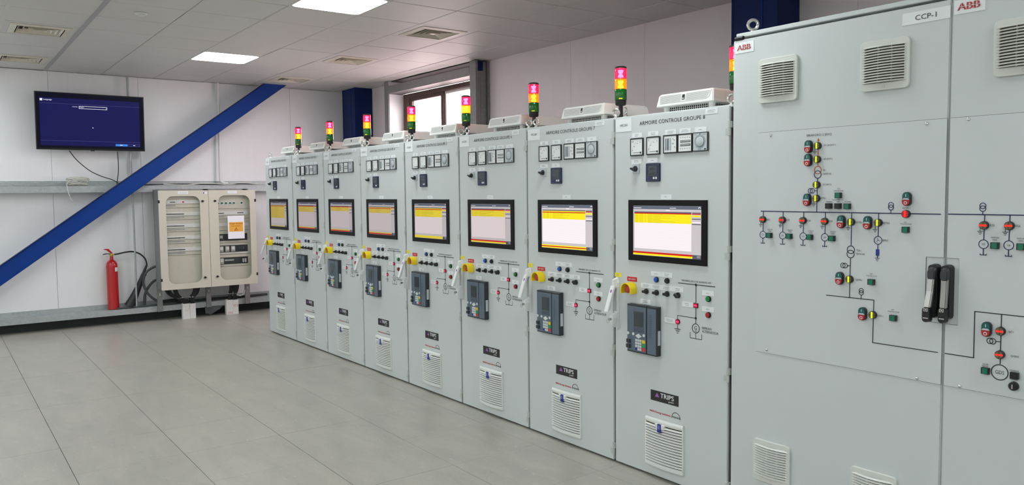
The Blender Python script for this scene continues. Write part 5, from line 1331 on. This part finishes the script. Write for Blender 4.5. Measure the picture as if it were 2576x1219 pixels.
# ---- white cable trunks and the black cables rising out of them
def trunk(y0, label, marks):
    r = empty('trunking_box', (-1.69, y0, 0.0), label, 'cable duct')
    b = MB(); t = 0.003; hh = 0.20
    b.box(0, 0.06, 0, t, 0, hh); b.box(0, 0.06, 0.160 - t, 0.160, 0, hh); b.box(0, t, t, 0.160 - t, 0, hh)
    obj('duct', b.mesh('duct', ['pvc_white']), r)
    obj('cover', MB().box(0.060, 0.064, 0.0, 0.0885, 0.0, hh - 0.002).mesh('cover', ['pvc_white'], bevel=0.001), r)
    obj('cover', MB().box(0.060, 0.064, 0.0895, 0.160, 0.0, hh - 0.006).mesh('cover', ['pvc_white'], bevel=0.001), r)
    if marks:
        b = MB()
        for k in range(3): b.add([(0.0646, 0.098 + 0.021 * k, 0.10), (0.0646, 0.104 + 0.021 * k, 0.10), (0.0646, 0.104 + 0.021 * k, 0.135), (0.0646, 0.098 + 0.021 * k, 0.135)], [(0, 1, 2, 3)])
        for k in range(4): b.add([(0.0646, 0.025 + 0.016 * k, 0.008), (0.0646, 0.030 + 0.016 * k, 0.008), (0.0646, 0.030 + 0.016 * k, 0.04), (0.0646, 0.025 + 0.016 * k, 0.04)], [(0, 1, 2, 3)])
        obj('red_marks', b.mesh('red_marks', ['pvc_stain']), r)
    else:
        b = MB(); b.tube(spline([(0.066, 0.085, 0.198), (0.066, 0.084, 0.16), (0.066, 0.07, 0.12), (0.066, 0.045, 0.11), (0.066, 0.03, 0.125)], 5), 0.002, 5); obj('tie_string', b.mesh('tie_string', ['cable_white']), r)
trunk(-0.550, 'white plastic cable trunk under the left distribution board', False)
trunk(0.000, 'white plastic cable trunk with faint red marks under the right distribution board', True)
def bundle(label, rows):
    r = empty('cable_bundle', (0, 0, 0), label, 'cable')
    for y0, mid, y1 in rows:
        z0 = 0.412
        pts = [(-1.60, y0, z0), (-1.61, (y0 * 2 + mid) / 3, z0 - 0.08), (-1.64, mid, 0.27), (-1.655, y1, 0.205), (-1.66, y1, 0.08)]
        obj('power_cable', MB().tube(spline(pts, 6), 0.016, 8).mesh('power_cable', ['rubber'], smooth=True), r)
        obj('cable_tie', MB().lathe((-1.637, mid, 0.285), [(0, 0.018), (0.010, 0.018)], 2, -1, 10).mesh('cable_tie', ['pvc_white'], smooth=True), r)
bundle('black power cables curving from the far left of the left board into its trunking', ((-0.76, -0.60, -0.52), (-0.72, -0.58, -0.505), (-0.66, -0.57, -0.49), (-0.635, -0.555, -0.475)))
bundle('black power cables dropping from the middle of the left board into its trunking', ((-0.40, -0.45, -0.43), (-0.37, -0.42, -0.415), (-0.345, -0.41, -0.40)))
bundle('black power cables dropping from the right board into its trunking', ((0.055, 0.05, 0.05), (0.08, 0.07, 0.07), (0.10, 0.12, 0.125), (0.135, 0.125, 0.135), (0.155, 0.13, 0.105)))
cable('ground_wire', [(-1.66, 0.14, 0.30), (-1.66, 0.16, 0.255), (-1.66, 0.20, 0.24), (-1.66, 0.245, 0.26), (-1.66, 0.26, 0.31)], 0.009, 'cable_white', 'white wire loop hanging under the right distribution board', 'wire')
lc = empty('cable_bundle', (0, 0, 0), 'black cables lying on the lower girt behind the left cable trunking', 'cable')
for k, (a, q, z) in enumerate(((-0.77, -0.50, 0.235), (-0.77, -0.45, 0.222), (-0.77, -0.42, 0.206))):
    obj('cable', MB().tube(spline([(-1.78 + 0.02 * k, a, z), (-1.775 + 0.02 * k, (a + q) / 2, z + 0.012), (-1.78 + 0.02 * k, q, z)], 5), 0.014, 8).mesh('cable', ['rubber'], smooth=True), lc)
cable('ledge_cable', [(-1.76, -0.40, 0.212), (-1.75, -0.1, 0.218), (-1.755, 0.25, 0.21), (-1.76, 0.6, 0.212)], 0.016, 'rubber', 'long dark cable lying on the lower girt behind the right cable trunk', 'cable')
# torn grey sheet between the trunks
def torn():
    vs = []; fs = []; rd = random.Random(2); n = 10
    for k in range(n + 1):
        u = k / n; y = -0.255 + 0.26 * u
        low = 0.03 + 0.10 * max(0, (u - 0.35)) / 0.65 + rd.uniform(-0.008, 0.008)
        for x in (0.0, 0.002): vs += [(x + 0.012 * math.sin(5 * u), y, 0.128), (x + 0.02 + 0.01 * math.sin(4 * u), y, min(low, 0.12))]
    for k in range(n):
        a = 4 * k
        fs += [(a, a + 4, a + 5, a + 1), (a + 2, a + 3, a + 7, a + 6), (a + 1, a + 5, a + 7, a + 3), (a, a + 2, a + 6, a + 4)]
    return MB().add(vs, fs).mesh('torn_sheet', ['rubber_grey'])
obj('torn_sheet', torn(), None, (-1.70, 0, 0), label='torn grey sheet hanging off the lower girt between the cable trunks', cat='sheet')

bpy.context.view_layer.update()
